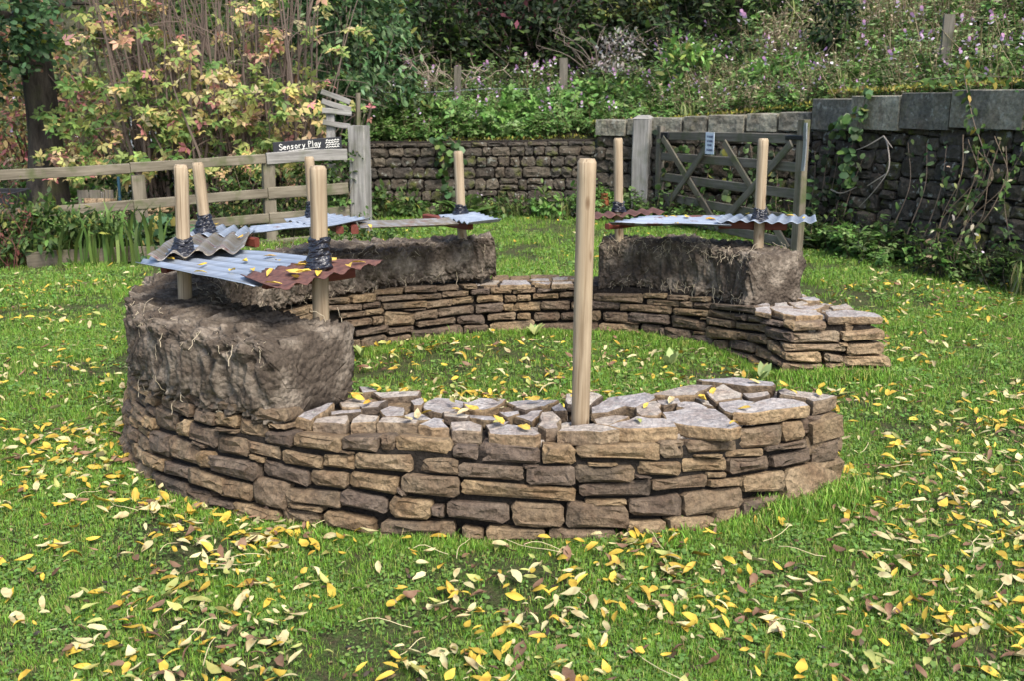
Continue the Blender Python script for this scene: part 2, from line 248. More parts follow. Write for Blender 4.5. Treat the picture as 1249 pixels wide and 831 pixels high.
# measured stones: o = outer face, i = inner face, w = wing end (s, z of four corners); caps = outlines of the top stones; sh = sheet corners
D = {"o":[[3.271,0.442,3.001,0.446,2.994,0.408,3.256,0.39],[3.0,0.437,2.883,0.445,2.876,0.403,2.991,0.395],[2.896,0.434,2.743,0.441,2.739,0.401,2.889,0.387],[2.743,0.437,2.535,0.451,2.532,0.411,2.739,0.404],[3.176,0.384,2.891,0.4,2.883,0.349,3.164,0.337],[2.882,0.389,2.75,0.385,2.744,0.338,2.874,0.338],[2.755,0.393,2.62,0.4,2.615,0.347,2.749,0.343],[2.615,0.393,2.473,0.38,2.47,0.319,2.61,0.331],[3.257,0.339,2.995,0.337,2.982,0.269,3.228,0.239],[2.997,0.301,2.898,0.347,2.887,0.271,2.988,0.254],[2.926,0.324,2.73,0.325,2.722,0.25,2.915,0.256],[2.738,0.336,2.617,0.342,2.615,0.328,2.736,0.32],[2.735,0.311,2.564,0.316,2.558,0.246,2.727,0.237],[2.569,0.311,2.412,0.3,2.409,0.251,2.565,0.262],[2.885,0.258,2.8,0.253,2.798,0.24,2.882,0.237],[3.235,0.219,3.052,0.249,3.031,0.147,3.212,0.132],[3.052,0.249,2.832,0.238,2.823,0.167,3.033,0.159],[2.844,0.227,2.739,0.238,2.731,0.168,2.836,0.16],[2.766,0.223,2.5,0.233,2.496,0.159,2.759,0.162],[2.549,0.26,2.477,0.252,2.475,0.232,2.547,0.24],[3.079,0.13,2.862,0.145,2.855,0.099,3.068,0.078],[3.279,0.124,3.08,0.134,3.069,0.083,3.261,0.063],[2.884,0.149,2.669,0.145,2.663,0.087,2.876,0.09],[2.694,0.141,2.526,0.147,2.521,0.077,2.687,0.07],[2.53,0.176,2.364,0.174,2.359,0.064,2.524,0.073],[3.213,0.053,2.893,0.077,2.884,0.018,3.191,-0.03],[2.917,0.067,2.746,0.075,2.738,-0.001,2.909,0.012],[2.757,0.056,2.614,0.058,2.612,0.033,2.754,0.03],[2.621,0.066,2.401,0.059,2.399,0.014,2.615,0.003],[2.538,0.444,2.386,0.447,2.384,0.396,2.534,0.391],[2.474,0.386,2.392,0.387,2.391,0.366,2.473,0.369],[2.484,0.354,2.355,0.362,2.352,0.301,2.481,0.311],[2.351,0.363,2.153,0.358,2.151,0.301,2.348,0.31],[2.153,0.363,2.003,0.37,2.002,0.313,2.151,0.317],[2.001,0.379,1.942,0.378,1.941,0.318,1.999,0.318],[2.398,0.295,2.231,0.283,2.229,0.235,2.395,0.243],[2.229,0.291,2.1,0.299,2.099,0.241,2.227,0.245],[2.1,0.306,1.871,0.308,1.87,0.246,2.099,0.248],[2.165,0.313,2.1,0.308,2.1,0.299,2.164,0.3],[2.551,0.257,2.48,0.251,2.479,0.234,2.55,0.239],[2.484,0.244,2.283,0.222,2.281,0.163,2.481,0.187],[2.283,0.226,2.128,0.232,2.126,0.17,2.28,0.17],[2.125,0.235,1.925,0.227,1.924,0.157,2.123,0.177],[2.373,0.15,2.156,0.157,2.154,0.094,2.371,0.101],[2.156,0.164,1.968,0.145,1.967,0.083,2.154,0.108],[2.367,0.101,2.222,0.095,2.221,0.074,2.366,0.08],[2.393,0.073,2.24,0.072,2.238,0.024,2.39,0.013],[2.218,0.085,2.017,0.063,2.015,0.001,2.216,0.026],[1.988,0.065,1.709,0.071,1.709,0.013,1.987,0.01],[1.943,0.376,1.727,0.367,1.726,0.311,1.942,0.322],[1.723,0.35,1.624,0.349,1.624,0.298,1.722,0.306],[1.623,0.359,1.392,0.346,1.392,0.283,1.622,0.291],[1.846,0.302,1.698,0.303,1.697,0.24,1.845,0.244],[1.7,0.29,1.453,0.272,1.453,0.219,1.699,0.235],[1.46,0.282,1.394,0.281,1.394,0.268,1.46,0.266],[1.916,0.241,1.693,0.235,1.693,0.155,1.915,0.172],[1.69,0.225,1.26,0.193,1.26,0.143,1.689,0.171],[1.958,0.156,1.791,0.147,1.79,0.075,1.956,0.074],[1.801,0.129,1.75,0.131,1.749,0.08,1.8,0.092],[1.742,0.149,1.508,0.136,1.508,0.064,1.741,0.091],[1.499,0.146,1.303,0.134,1.303,0.05,1.499,0.06],[1.933,0.192,1.894,0.173,1.893,0.154,1.933,0.171],[1.685,0.055,1.602,0.043,1.601,0.005,1.684,0.01],[1.595,0.056,1.374,0.043,1.374,0.005,1.594,0.012],[1.39,0.359,1.259,0.351,1.26,0.279,1.39,0.288],[1.256,0.351,0.937,0.346,0.939,0.281,1.256,0.306],[0.935,0.356,0.823,0.348,0.826,0.279,0.937,0.291],[1.446,0.278,1.263,0.276,1.264,0.205,1.446,0.21],[1.265,0.279,1.039,0.272,1.04,0.211,1.265,0.218],[1.022,0.282,0.849,0.272,0.851,0.219,1.023,0.234],[1.218,0.287,1.101,0.28,1.101,0.273,1.218,0.276],[1.251,0.208,0.969,0.214,0.97,0.152,1.252,0.167],[0.969,0.211,0.726,0.21,0.73,0.162,0.97,0.171],[1.037,0.235,0.972,0.225,0.972,0.218,1.038,0.224],[1.299,0.147,1.062,0.119,1.063,0.042,1.3,0.052],[1.226,0.151,1.067,0.144,1.068,0.123,1.226,0.129],[1.06,0.143,0.845,0.153,0.849,0.064,1.061,0.085],[1.362,0.049,1.111,0.036,1.112,-0.002,1.362,0.008],[1.065,0.064,0.916,0.059,0.918,-0.0,1.066,0.016],[0.91,0.072,0.709,0.053,0.715,-0.013,0.912,-0.001],[0.814,0.346,0.566,0.322,0.572,0.271,0.817,0.302],[0.555,0.347,0.334,0.335,0.343,0.252,0.562,0.28],[0.333,0.347,0.204,0.33,0.212,0.255,0.342,0.268],[0.221,0.346,-0.004,0.325,0.003,0.261,0.229,0.278],[0.786,0.29,0.657,0.277,0.659,0.263,0.787,0.281],[0.623,0.286,0.433,0.258,0.437,0.229,0.626,0.256],[0.427,0.264,0.206,0.256,0.21,0.222,0.429,0.245],[0.199,0.264,-0.003,0.236,0.004,0.168,0.207,0.187],[0.835,0.284,0.631,0.261,0.636,0.212,0.838,0.228],[0.624,0.251,0.4,0.223,0.405,0.173,0.629,0.194],[0.392,0.221,0.184,0.222,0.191,0.162,0.397,0.174],[0.723,0.216,0.629,0.202,0.631,0.182,0.725,0.194],[0.721,0.189,0.554,0.17,0.558,0.135,0.724,0.161],[0.549,0.171,0.332,0.154,0.341,0.074,0.555,0.11],[0.84,0.151,0.557,0.135,0.565,0.057,0.844,0.067],[0.708,0.068,0.585,0.061,0.59,0.021,0.712,0.02],[0.573,0.076,0.358,0.065,0.364,0.006,0.579,0.018],[0.336,0.155,-0.018,0.148,-0.002,0.007,0.351,0.012]],"i":[[7.701,0.338,7.7932555056477355,0.333,7.7932555056477355,0.289,7.71,0.295],[7.561,0.272,7.788,0.279,7.7932555056477355,0.213,7.574,0.208],[7.592,0.199,7.774,0.15,7.783,0.103,7.604,0.135],[7.643,0.111,7.754,0.088,7.76,0.056,7.651,0.071],[7.468,0.129,7.645,0.12,7.656,0.064,7.481,0.064],[7.411,0.194,7.588,0.219,7.6,0.159,7.424,0.136],[6.18,0.281,6.516,0.299,6.519,0.235,6.181,0.233],[6.515,0.304,6.675,0.317,6.678,0.284,6.517,0.271],[6.676,0.309,6.832,0.324,6.836,0.292,6.678,0.273],[6.833,0.319,6.995,0.341,6.999,0.307,6.837,0.284],[6.156,0.232,6.36,0.234,6.362,0.181,6.157,0.17],[6.36,0.22,6.723,0.239,6.728,0.184,6.362,0.175],[6.54,0.265,6.774,0.282,6.778,0.241,6.543,0.224],[6.778,0.279,6.872,0.289,6.876,0.25,6.782,0.241],[6.875,0.287,7.0,0.302,7.006,0.261,6.879,0.247],[7.0,0.302,7.445,0.37,7.455,0.322,7.005,0.266],[6.247,0.157,6.419,0.163,6.423,0.09,6.249,0.09],[6.419,0.17,6.708,0.176,6.713,0.113,6.422,0.101],[6.736,0.229,6.997,0.254,7.003,0.21,6.74,0.186],[6.999,0.259,7.242,0.279,7.25,0.239,7.004,0.218],[7.247,0.282,7.365,0.299,7.374,0.26,7.254,0.246],[7.36,0.301,7.52,0.32,7.528,0.279,7.37,0.256],[7.514,0.312,7.684,0.319,7.69,0.291,7.521,0.276],[6.716,0.183,6.99,0.172,6.997,0.116,6.723,0.101],[6.939,0.195,6.993,0.199,6.994,0.189,6.94,0.182],[6.991,0.212,7.24,0.232,7.249,0.187,6.998,0.163],[7.266,0.23,7.559,0.278,7.568,0.228,7.274,0.193],[6.222,0.079,6.494,0.085,6.497,0.023,6.224,0.015],[6.407,0.1,6.504,0.103,6.505,0.092,6.408,0.086],[6.508,0.097,6.645,0.096,6.65,0.03,6.512,0.025],[6.639,0.09,6.682,0.084,6.687,0.024,6.644,0.023],[6.675,0.094,6.881,0.099,6.891,0.008,6.682,0.012],[6.897,0.098,6.998,0.112,7.0,0.091,6.899,0.08],[6.992,0.151,7.312,0.18,7.322,0.131,7.003,0.072],[7.308,0.181,7.415,0.193,7.424,0.149,7.317,0.14],[6.886,0.078,7.064,0.095,7.075,0.022,6.894,0.003],[7.07,0.075,7.199,0.092,7.212,0.024,7.079,0.012],[7.211,0.116,7.478,0.136,7.489,0.078,7.225,0.046],[7.208,0.047,7.46,0.06,7.466,0.031,7.214,0.016],[7.453,0.054,7.635,0.042,7.646,-0.015,7.466,-0.01],[6.315,0.003,6.509,0.013,6.512,-0.031,6.316,-0.037],[6.509,0.013,6.788,0.011,6.791,-0.021,6.512,-0.026],[6.802,-0.003,7.046,0.022,7.05,-0.01,6.806,-0.035],[4.277,0.382,4.459,0.366,4.455,0.325,4.272,0.341],[4.469,0.373,4.645,0.372,4.64,0.313,4.464,0.325],[4.643,0.385,4.842,0.383,4.839,0.341,4.641,0.353],[4.85,0.388,5.108,0.367,5.105,0.319,4.847,0.348],[5.107,0.358,5.267,0.356,5.265,0.318,5.105,0.327],[4.648,0.346,4.681,0.345,4.679,0.315,4.645,0.317],[4.684,0.342,4.948,0.328,4.945,0.291,4.681,0.306],[4.948,0.322,5.132,0.311,5.13,0.275,4.945,0.289],[5.139,0.319,5.336,0.31,5.334,0.27,5.137,0.283],[4.272,0.338,4.54,0.314,4.536,0.276,4.268,0.302],[4.544,0.313,4.681,0.314,4.677,0.275,4.541,0.28],[4.692,0.294,5.017,0.276,5.014,0.233,4.688,0.256],[5.016,0.268,5.212,0.266,5.21,0.216,5.013,0.22],[5.209,0.268,5.379,0.268,5.377,0.221,5.207,0.225],[4.843,0.237,5.008,0.225,5.007,0.213,4.843,0.228],[4.378,0.273,4.556,0.265,4.553,0.232,4.375,0.241],[4.56,0.269,4.701,0.263,4.698,0.225,4.556,0.232],[4.403,0.228,4.598,0.215,4.594,0.173,4.397,0.175],[4.608,0.22,4.69,0.216,4.686,0.163,4.604,0.168],[4.702,0.242,4.931,0.204,4.924,0.122,4.694,0.144],[4.916,0.214,5.096,0.207,5.092,0.15,4.912,0.158],[5.103,0.209,5.372,0.206,5.369,0.149,5.099,0.156],[4.477,0.15,4.727,0.154,4.723,0.106,4.473,0.109],[4.712,0.129,4.916,0.118,4.913,0.079,4.709,0.088],[4.934,0.142,5.236,0.136,5.234,0.096,4.932,0.109],[5.246,0.144,5.435,0.135,5.433,0.071,5.243,0.086],[4.452,0.091,4.515,0.09,4.509,0.023,4.446,0.029],[4.515,0.094,4.712,0.09,4.705,0.005,4.508,0.019],[4.702,0.07,4.882,0.069,4.877,-0.003,4.698,0.01],[4.887,0.087,5.282,0.082,5.278,0.001,4.88,0.005],[5.287,0.077,5.466,0.064,5.464,0.005,5.284,0.018],[4.502,0.007,4.667,-0.002,4.664,-0.036,4.499,-0.027],[4.667,-0.002,4.815,-0.007,4.811,-0.051,4.664,-0.036],[5.139,-0.01,5.288,-0.009,5.286,-0.036,5.137,-0.036],[4.831,0.008,4.895,0.003,4.893,-0.023,4.829,-0.018],[5.298,0.351,5.403,0.349,5.401,0.311,5.296,0.32],[5.347,0.315,5.483,0.314,5.482,0.274,5.346,0.28],[5.485,0.319,5.626,0.314,5.626,0.274,5.484,0.278],[5.632,0.31,5.788,0.314,5.788,0.276,5.632,0.271],[5.797,0.305,5.997,0.321,5.998,0.294,5.797,0.279],[5.997,0.321,6.153,0.324,6.153,0.304,5.998,0.3],[5.276,0.313,5.338,0.31,5.336,0.281,5.275,0.284],[5.39,0.267,5.575,0.27,5.574,0.218,5.388,0.222],[5.579,0.261,5.661,0.262,5.661,0.214,5.578,0.209],[5.661,0.264,5.757,0.264,5.757,0.221,5.661,0.219],[5.769,0.27,5.945,0.279,5.945,0.241,5.769,0.234],[5.949,0.284,6.175,0.298,6.177,0.256,5.95,0.248],[5.375,0.205,5.574,0.216,5.573,0.148,5.373,0.147],[5.565,0.2,5.641,0.204,5.64,0.149,5.564,0.155],[5.641,0.206,5.832,0.219,5.832,0.146,5.64,0.149],[5.824,0.219,6.026,0.226,6.027,0.156,5.825,0.16],[6.031,0.217,6.146,0.221,6.148,0.167,6.032,0.163],[6.151,0.232,6.356,0.235,6.358,0.182,6.152,0.171],[6.18,0.281,6.38,0.286,6.382,0.242,6.182,0.236],[5.46,0.135,5.654,0.146,5.654,0.096,5.458,0.09],[5.661,0.137,5.757,0.141,5.758,0.091,5.661,0.092],[5.775,0.137,5.955,0.148,5.956,0.084,5.776,0.078],[5.96,0.139,6.059,0.15,6.06,0.091,5.961,0.089],[6.057,0.156,6.237,0.166,6.24,0.094,6.058,0.087],[6.247,0.155,6.422,0.164,6.425,0.09,6.249,0.09],[5.472,0.075,5.785,0.087,5.785,0.014,5.47,-0.005],[5.789,0.06,6.22,0.088,6.223,-0.007,5.79,-0.018],[6.221,0.077,6.449,0.085,6.452,0.022,6.223,0.016],[5.535,-0.015,5.772,-0.014,5.772,-0.041,5.534,-0.042]],"w":[[0.03,0.33,0.23,0.34,0.23,0.29,0.04,0.28],[0.02,0.27,0.32,0.28,0.32,0.21,0.03,0.21],[0.32,0.27,0.57,0.29,0.58,0.23,0.33,0.22],[-0.01,0.2,0.35,0.2,0.35,0.16,0.0,0.16],[0.31,0.21,0.36,0.21,0.37,0.19,0.31,0.19],[0.36,0.2,0.58,0.21,0.58,0.14,0.36,0.13],[0.0,0.15,0.21,0.16,0.22,0.09,0.01,0.1],[0.23,0.15,0.34,0.13,0.35,0.09,0.23,0.1],[0.34,0.13,0.61,0.13,0.62,0.07,0.35,0.07],[-0.01,0.09,0.23,0.08,0.24,0.04,-0.01,0.04],[0.24,0.09,0.35,0.09,0.35,0.06,0.24,0.06],[0.24,0.06,0.61,0.06,0.62,-0.02,0.25,-0.01],[-0.02,0.04,0.17,0.03,0.17,-0.03,-0.02,-0.01],[0.17,0.04,0.23,0.04,0.23,0.01,0.17,0.02],[0.19,0.01,0.24,0.01,0.24,-0.02,0.19,-0.02]],"caps":[[-0.899,3.7,-0.782,3.833,-0.717,3.833,-0.746,3.7,-0.77,3.62,0.385],[-0.767,3.665,-0.627,3.693,-0.619,3.586,-0.764,3.609,0.385],[-0.623,3.665,-0.595,3.723,-0.517,3.716,-0.516,3.62,-0.612,3.597,0.385],[-0.509,3.677,-0.355,3.631,-0.359,3.586,-0.519,3.615,0.385],[-0.353,3.575,-0.297,3.67,-0.272,3.665,-0.236,3.536,-0.293,3.521,0.385],[-0.245,3.62,-0.166,3.642,-0.106,3.586,-0.106,3.521,-0.229,3.521,0.385],[-0.09,3.5,-0.021,3.586,0.077,3.543,0.107,3.458,0.096,3.438,-0.082,3.458,0.385],[0.119,3.708,0.16,3.732,0.186,3.639,0.176,3.517,0.13,3.496,0.097,3.539,0.39],[0.175,3.496,0.218,3.572,0.317,3.572,0.396,3.486,0.377,3.465,0.178,3.475,0.39],[0.349,3.539,0.481,3.639,0.58,3.627,0.629,3.528,0.429,3.496,0.39],[0.59,3.732,0.688,3.776,0.807,3.776,0.859,3.523,0.828,3.497,0.671,3.55,0.58,3.632,0.395],[0.884,3.732,1.062,3.884,1.152,3.868,1.194,3.791,0.917,3.66,0.853,3.674,0.395],[1.103,3.932,1.173,3.981,1.33,3.916,1.315,3.884,1.213,3.822,1.198,3.868,0.395],[0.792,4.151,0.983,4.205,1.136,4.134,1.104,4.047,1.007,4.047,0.861,4.099,0.385],[0.565,3.981,0.769,4.106,0.846,4.047,0.75,3.916,0.665,3.916,0.385],[0.388,3.932,0.559,3.971,0.594,3.884,0.488,3.777,0.404,3.853,0.385],[0.223,3.948,0.252,3.964,0.329,3.971,0.38,3.916,0.301,3.792,0.215,3.807,0.385],[0.798,3.948,0.89,4.047,0.952,3.932,0.932,3.884,0.822,3.853,0.385],[0.957,3.997,1.077,4.014,1.079,3.948,0.969,3.884,0.385],[0.832,3.853,0.932,3.884,0.99,3.853,0.857,3.69,0.826,3.733,0.385],[1.119,4.047,1.167,4.064,1.197,4.03,1.116,3.981,0.385],[0.308,3.763,0.387,3.875,0.456,3.777,0.371,3.704,0.313,3.704,0.385],[0.306,3.676,0.392,3.733,0.472,3.719,0.358,3.566,0.318,3.606,0.385],[0.48,3.792,0.575,3.884,0.606,3.838,0.574,3.676,0.5,3.662,0.385],[0.653,3.838,0.739,3.853,0.78,3.777,0.754,3.733,0.655,3.792,0.385],[0.75,3.916,0.801,3.884,0.81,3.792,0.764,3.838,0.385],[0.585,3.884,0.692,3.906,0.699,3.838,0.602,3.807,0.385],[-0.66,4.105,-0.583,4.098,-0.568,4.058,-0.635,4.027,0.375],[-0.602,4.042,-0.388,4.042,-0.379,3.982,-0.539,3.967,0.375],[-0.367,3.894,-0.315,4.018,-0.163,3.967,-0.233,3.81,-0.263,3.756,-0.355,3.81,0.375],[-0.202,3.88,-0.136,3.952,-0.023,3.938,-0.031,3.88,-0.097,3.783,-0.191,3.81,0.375],[-0.023,3.923,0.047,3.967,0.191,3.952,0.138,3.824,0.02,3.838,0.375],[-0.711,3.894,-0.657,3.997,-0.574,3.938,-0.614,3.824,-0.69,3.824,0.375],[-0.627,3.852,-0.512,3.923,-0.538,3.824,-0.608,3.81,0.375],[-0.734,3.783,-0.604,3.81,-0.591,3.756,-0.716,3.729,0.375],[-0.53,3.797,-0.499,3.852,-0.428,3.824,-0.425,3.716,-0.499,3.716,0.375],[-0.425,3.716,-0.382,3.783,-0.301,3.703,-0.363,3.665,0.375],[-0.281,3.769,-0.23,3.769,-0.162,3.716,-0.168,3.677,-0.26,3.716,0.375],[-0.198,3.783,-0.08,3.743,-0.038,3.69,-0.062,3.665,-0.178,3.716,0.375],[0.003,3.703,0.121,3.81,0.114,3.716,0.075,3.627,0.375],[0.012,3.81,0.063,3.866,0.122,3.824,0.053,3.769,0.375],[-0.102,3.639,-0.013,3.677,-0.044,3.553,-0.092,3.553,0.375],[-0.063,3.756,0.02,3.769,0.036,3.743,-0.021,3.69,0.375],[0.147,3.838,0.202,3.923,0.222,3.797,0.162,3.783,0.375],[-0.422,3.894,-0.373,3.967,-0.357,3.838,-0.404,3.838,0.375],[1.547,5.816,1.632,5.856,1.806,5.797,1.821,5.663,1.647,5.626,1.594,5.682,0.35],[1.843,5.758,2.016,5.836,2.147,5.739,2.14,5.608,1.816,5.589,0.35],[1.472,5.916,1.584,6.061,1.551,5.797,1.509,5.682,1.439,5.758,0.35],[1.623,6.082,1.715,6.104,1.703,5.977,1.6,5.957,0.35],[1.826,6.35,1.864,6.359,1.891,6.236,1.788,6.213,0.35],[1.769,6.191,1.929,6.213,1.925,6.082,1.832,6.061,0.35],[1.721,6.061,1.827,6.104,1.833,6.019,1.735,5.957,0.35],[1.802,5.957,1.935,6.061,1.984,5.998,1.835,5.896,0.35],[1.917,5.916,2.052,5.998,2.06,5.856,1.911,5.816,0.35],[1.701,5.896,1.797,5.936,1.856,5.856,1.773,5.797,0.35],[1.558,5.957,1.718,5.957,1.699,5.856,1.561,5.836,0.35],[-0.204,6.925,-0.083,6.884,-0.099,6.723,-0.225,6.723,0.35],[-0.06,6.899,0.101,6.915,0.144,6.723,-0.09,6.698,0.35],[0.12,6.925,0.251,6.951,0.274,6.822,0.146,6.833,0.35],[0.279,6.951,0.402,7.004,0.404,6.873,0.284,6.848,0.35],[0.127,6.772,0.274,6.822,0.26,6.698,0.35],[0.272,6.772,0.418,6.797,0.426,6.698,0.268,6.674,0.35],[0.407,7.004,0.554,7.031,0.555,6.925,0.406,6.899,0.35],[0.427,6.723,0.531,6.723,0.532,6.626,0.425,6.616,0.35]],"n":[13,45,56],"sh":{"S1":[[-1.651,4.317,0.885],[-1.611,4.83,0.885],[-0.861,4.452,0.885],[-0.986,3.743,0.885]],"S2":[[-1.081,3.906,0.897],[-0.859,4.31,0.897],[-0.556,4.266,0.897],[-0.879,3.648,0.897]],"S3":[[-1.584,4.287,0.908],[-1.225,4.521,0.908],[-1.395,5.283,0.875],[-1.758,5.283,0.875]],"S3b":[[-1.718,5.242,0.885],[-1.373,5.179,0.885],[-1.424,5.554,0.87],[-1.712,5.661,0.87]],"S4":[[-1.463,5.388,0.865],[-1.498,5.7,0.865],[-1.219,6.048,0.85],[-1.154,5.816,0.85]],"S5":[[-1.391,6.065,0.858],[-1.069,5.717,0.858],[-0.867,6.106,0.858],[-1.167,6.32,0.858]],"S6":[[-0.962,6.194,0.832],[-0.89,5.843,0.832],[-0.33,6.206,0.81],[-0.41,6.501,0.81]],"S7":[[-0.491,6.665,0.812],[-0.266,6.271,0.812],[-0.066,6.441,0.812],[-0.249,6.807,0.812]],"S8":[[0.427,6.446,0.822],[1.038,6.768,0.822],[0.983,7.019,0.822],[0.414,6.673,0.822]],"S9":[[0.604,6.231,0.812],[0.891,6.619,0.812],[1.434,6.665,0.812],[1.366,6.19,0.812]],"S10":[[1.273,6.242,0.826],[1.899,6.201,0.826],[1.991,6.546,0.826],[1.44,6.592,0.826]]}}
# ---------------------------------------------------------------- shape helpers
def beam(name, p0, p1, wid, hgt, mat, parent=None, up=(0, 0, 1), seg=8, wob=.004, ch=.006, roll=0.):
    """sawn timber from p0 to p1; local X along the grain; hgt along up"""
    p0, p1 = Vector(p0), Vector(p1); L = (p1 - p0).length; x = (p1 - p0).normalized()
    y = Vector(up).cross(x).normalized(); z = x.cross(y)
    a, b = wid / 2, hgt / 2; c = min(ch, a * .5, b * .5)
    prof = [(-a + c, -b), (a - c, -b), (a, -b + c), (a, b - c), (a - c, b), (-a + c, b), (-a, b - c), (-a, -b + c)]
    V = []; sd = random.random() * 100
    for i in range(seg + 1):
        t = i / seg; e = 0 if 0 < i < seg else 0
        oy = wob * math.sin(t * 5 + sd) ; oz = wob * math.sin(t * 4.1 + sd * 2)
        for (u, v) in prof: V.append((t * L - L / 2, u + oy + random.uniform(-1, 1) * wob * .35, v + oz + random.uniform(-1, 1) * wob * .35))
    F = [(i * 8 + j, i * 8 + (j + 1) % 8, i * 8 + 8 + (j + 1) % 8, i * 8 + 8 + j) for i in range(seg) for j in range(8)]
    F = [f[::-1] for f in F] + [tuple(range(8)), tuple(range(seg * 8, seg * 8 + 8))[::-1]]
    F = [f[::-1] for f in F]
    me = pymesh(name, V, F); o = link(name, me, parent, (p0 + p1) / 2, [mat])
    o.rotation_euler = Matrix((x, y, z)).transposed().to_euler(); return o
def pole(name, p0, p1, r, mat, parent=None, n=22):
    p0, p1 = Vector(p0), Vector(p1); L = (p1 - p0).length; x = (p1 - p0).normalized()
    y = Vector((.3, 1, 0)).cross(x).normalized(); z = x.cross(y); V = []; F = []
    rows = [(-L / 2, 1)] + [(-L / 2 + L * t, 1) for t in np.linspace(.08, .93, 9)] + [(L / 2 - .013, 1), (L / 2, .8)]
    for k, (t, q) in enumerate(rows):
        for j in range(n):
            a = j / n * 2 * math.pi; rr = r * q * (1 + .018 * math.sin(3 * a + k * .7) + .012 * math.cos(11 * a))
            V.append((t, rr * math.cos(a), rr * math.sin(a)))
    for i in range(len(rows) - 1):
        F += [(i * n + j, i * n + (j + 1) % n, (i + 1) * n + (j + 1) % n, (i + 1) * n + j) for j in range(n)]
    F += [tuple(range(n))[::-1], tuple(range((len(rows) - 1) * n, len(rows) * n))]
    me = pymesh(name, V, F); o = link(name, me, parent, (p0 + p1) / 2, [mat])
    for i, p in enumerate(me.polygons): p.use_smooth = i < (len(rows) - 2) * n
    o.rotation_euler = Matrix((x, y, z)).transposed().to_euler(); return o
def rock(name, P4, Nn, depth, mat, parent, npt=12, gap=.002, bulge=.016, jit=.06, origin=None):
    """one stone: P4 = its four face corners (3D, in order), Nn = outward normal; joint recessed all round"""
    P4 = np.array(P4, float); Nn = np.array(Nn, float); c0 = P4.mean(0)
    e = [np.linalg.norm(P4[(i + 1) % 4] - P4[i]) for i in range(4)]; sm = max(min((e[0] + e[2]) / 2, (e[1] + e[3]) / 2), .01)
    U = norm(P4[1] - P4[0]); W = np.cross(Nn, U)
    pts = []; k = max(1, npt // 4)
    for i in range(4):
        a, b = P4[i], P4[(i + 1) % 4]; ln = max(e[i], 1e-3); cut = min(.27, random.uniform(.08, .32) * sm / ln)
        for t in np.linspace(cut, 1 - min(.27, random.uniform(.08, .32) * sm / ln), k): pts.append(a + (b - a) * t)
    pts = np.array(pts); n = len(pts); d = c0 - pts; dl = np.linalg.norm(d, axis=1, keepdims=True)
    pts = pts + d / np.maximum(dl, 1e-3) * gap + rng.normal(0, jit * sm * .5, (n, 1)) * U + rng.normal(0, jit * sm * .35, (n, 1)) * W
    pr = random.uniform(-.010, .012)
    tlt = rng.normal(0, .06, 2)
    def lift(Q, h): r = Q - c0; return Q + Nn * (h + (r @ U) * tlt[0] + (r @ W) * tlt[1])[:, None] if hasattr(h, '__len__') else Q + Nn * (h + (r @ U) * tlt[0] + (r @ W) * tlt[1])[:, None]
    ins = 1 - min(.010 / sm * 2, .35) * rng.uniform(.5, 1.3, (n, 1))
    R0 = c0 + (pts - c0) * .93 - Nn * depth
    R1 = lift(pts, np.full(n, pr - .009) + rng.normal(0, .002, n))
    R2 = lift(c0 + (pts - c0) * ins, pr + rng.normal(.002, .0025, n))
    R3 = lift(c0 + (pts[::2] - c0) * .6 + rng.normal(0, .06 * sm, (n // 2, 1)) * U, pr + rng.uniform(-.35, 1, n // 2) * bulge)
    ctr = c0 + U * rng.normal(0, .1 * sm) + Nn * (pr + random.uniform(.2, 1) * bulge)
    V = np.vstack([R0, R1, R2, R3, ctr[None]]); h = n // 2; F = []
    for a, b in ((0, n), (n, 2 * n)):
        F += [(a + j, a + (j + 1) % n, b + (j + 1) % n, b + j) for j in range(n)]
    for j in range(h):
        i0, i1, i2 = 2 * n + 2 * j, 2 * n + 2 * j + 1, 2 * n + (2 * j + 2) % n
        q0, q1 = 3 * n + j, 3 * n + (j + 1) % h
        F += [(i0, i1, q0), (i1, q1, q0), (i1, i2, q1)]; F.append((q0, q1, 3 * n + h))
    F.append(tuple(range(n))[::-1])
    if np.dot(np.cross(U, P4[3] - P4[0]), Nn) < 0: F = [f[::-1] for f in F]
    if isinstance(parent, MB): parent.add(V, F); return
    me = pymesh(name, V - c0, F); return link(name, me, parent, c0, [mat])
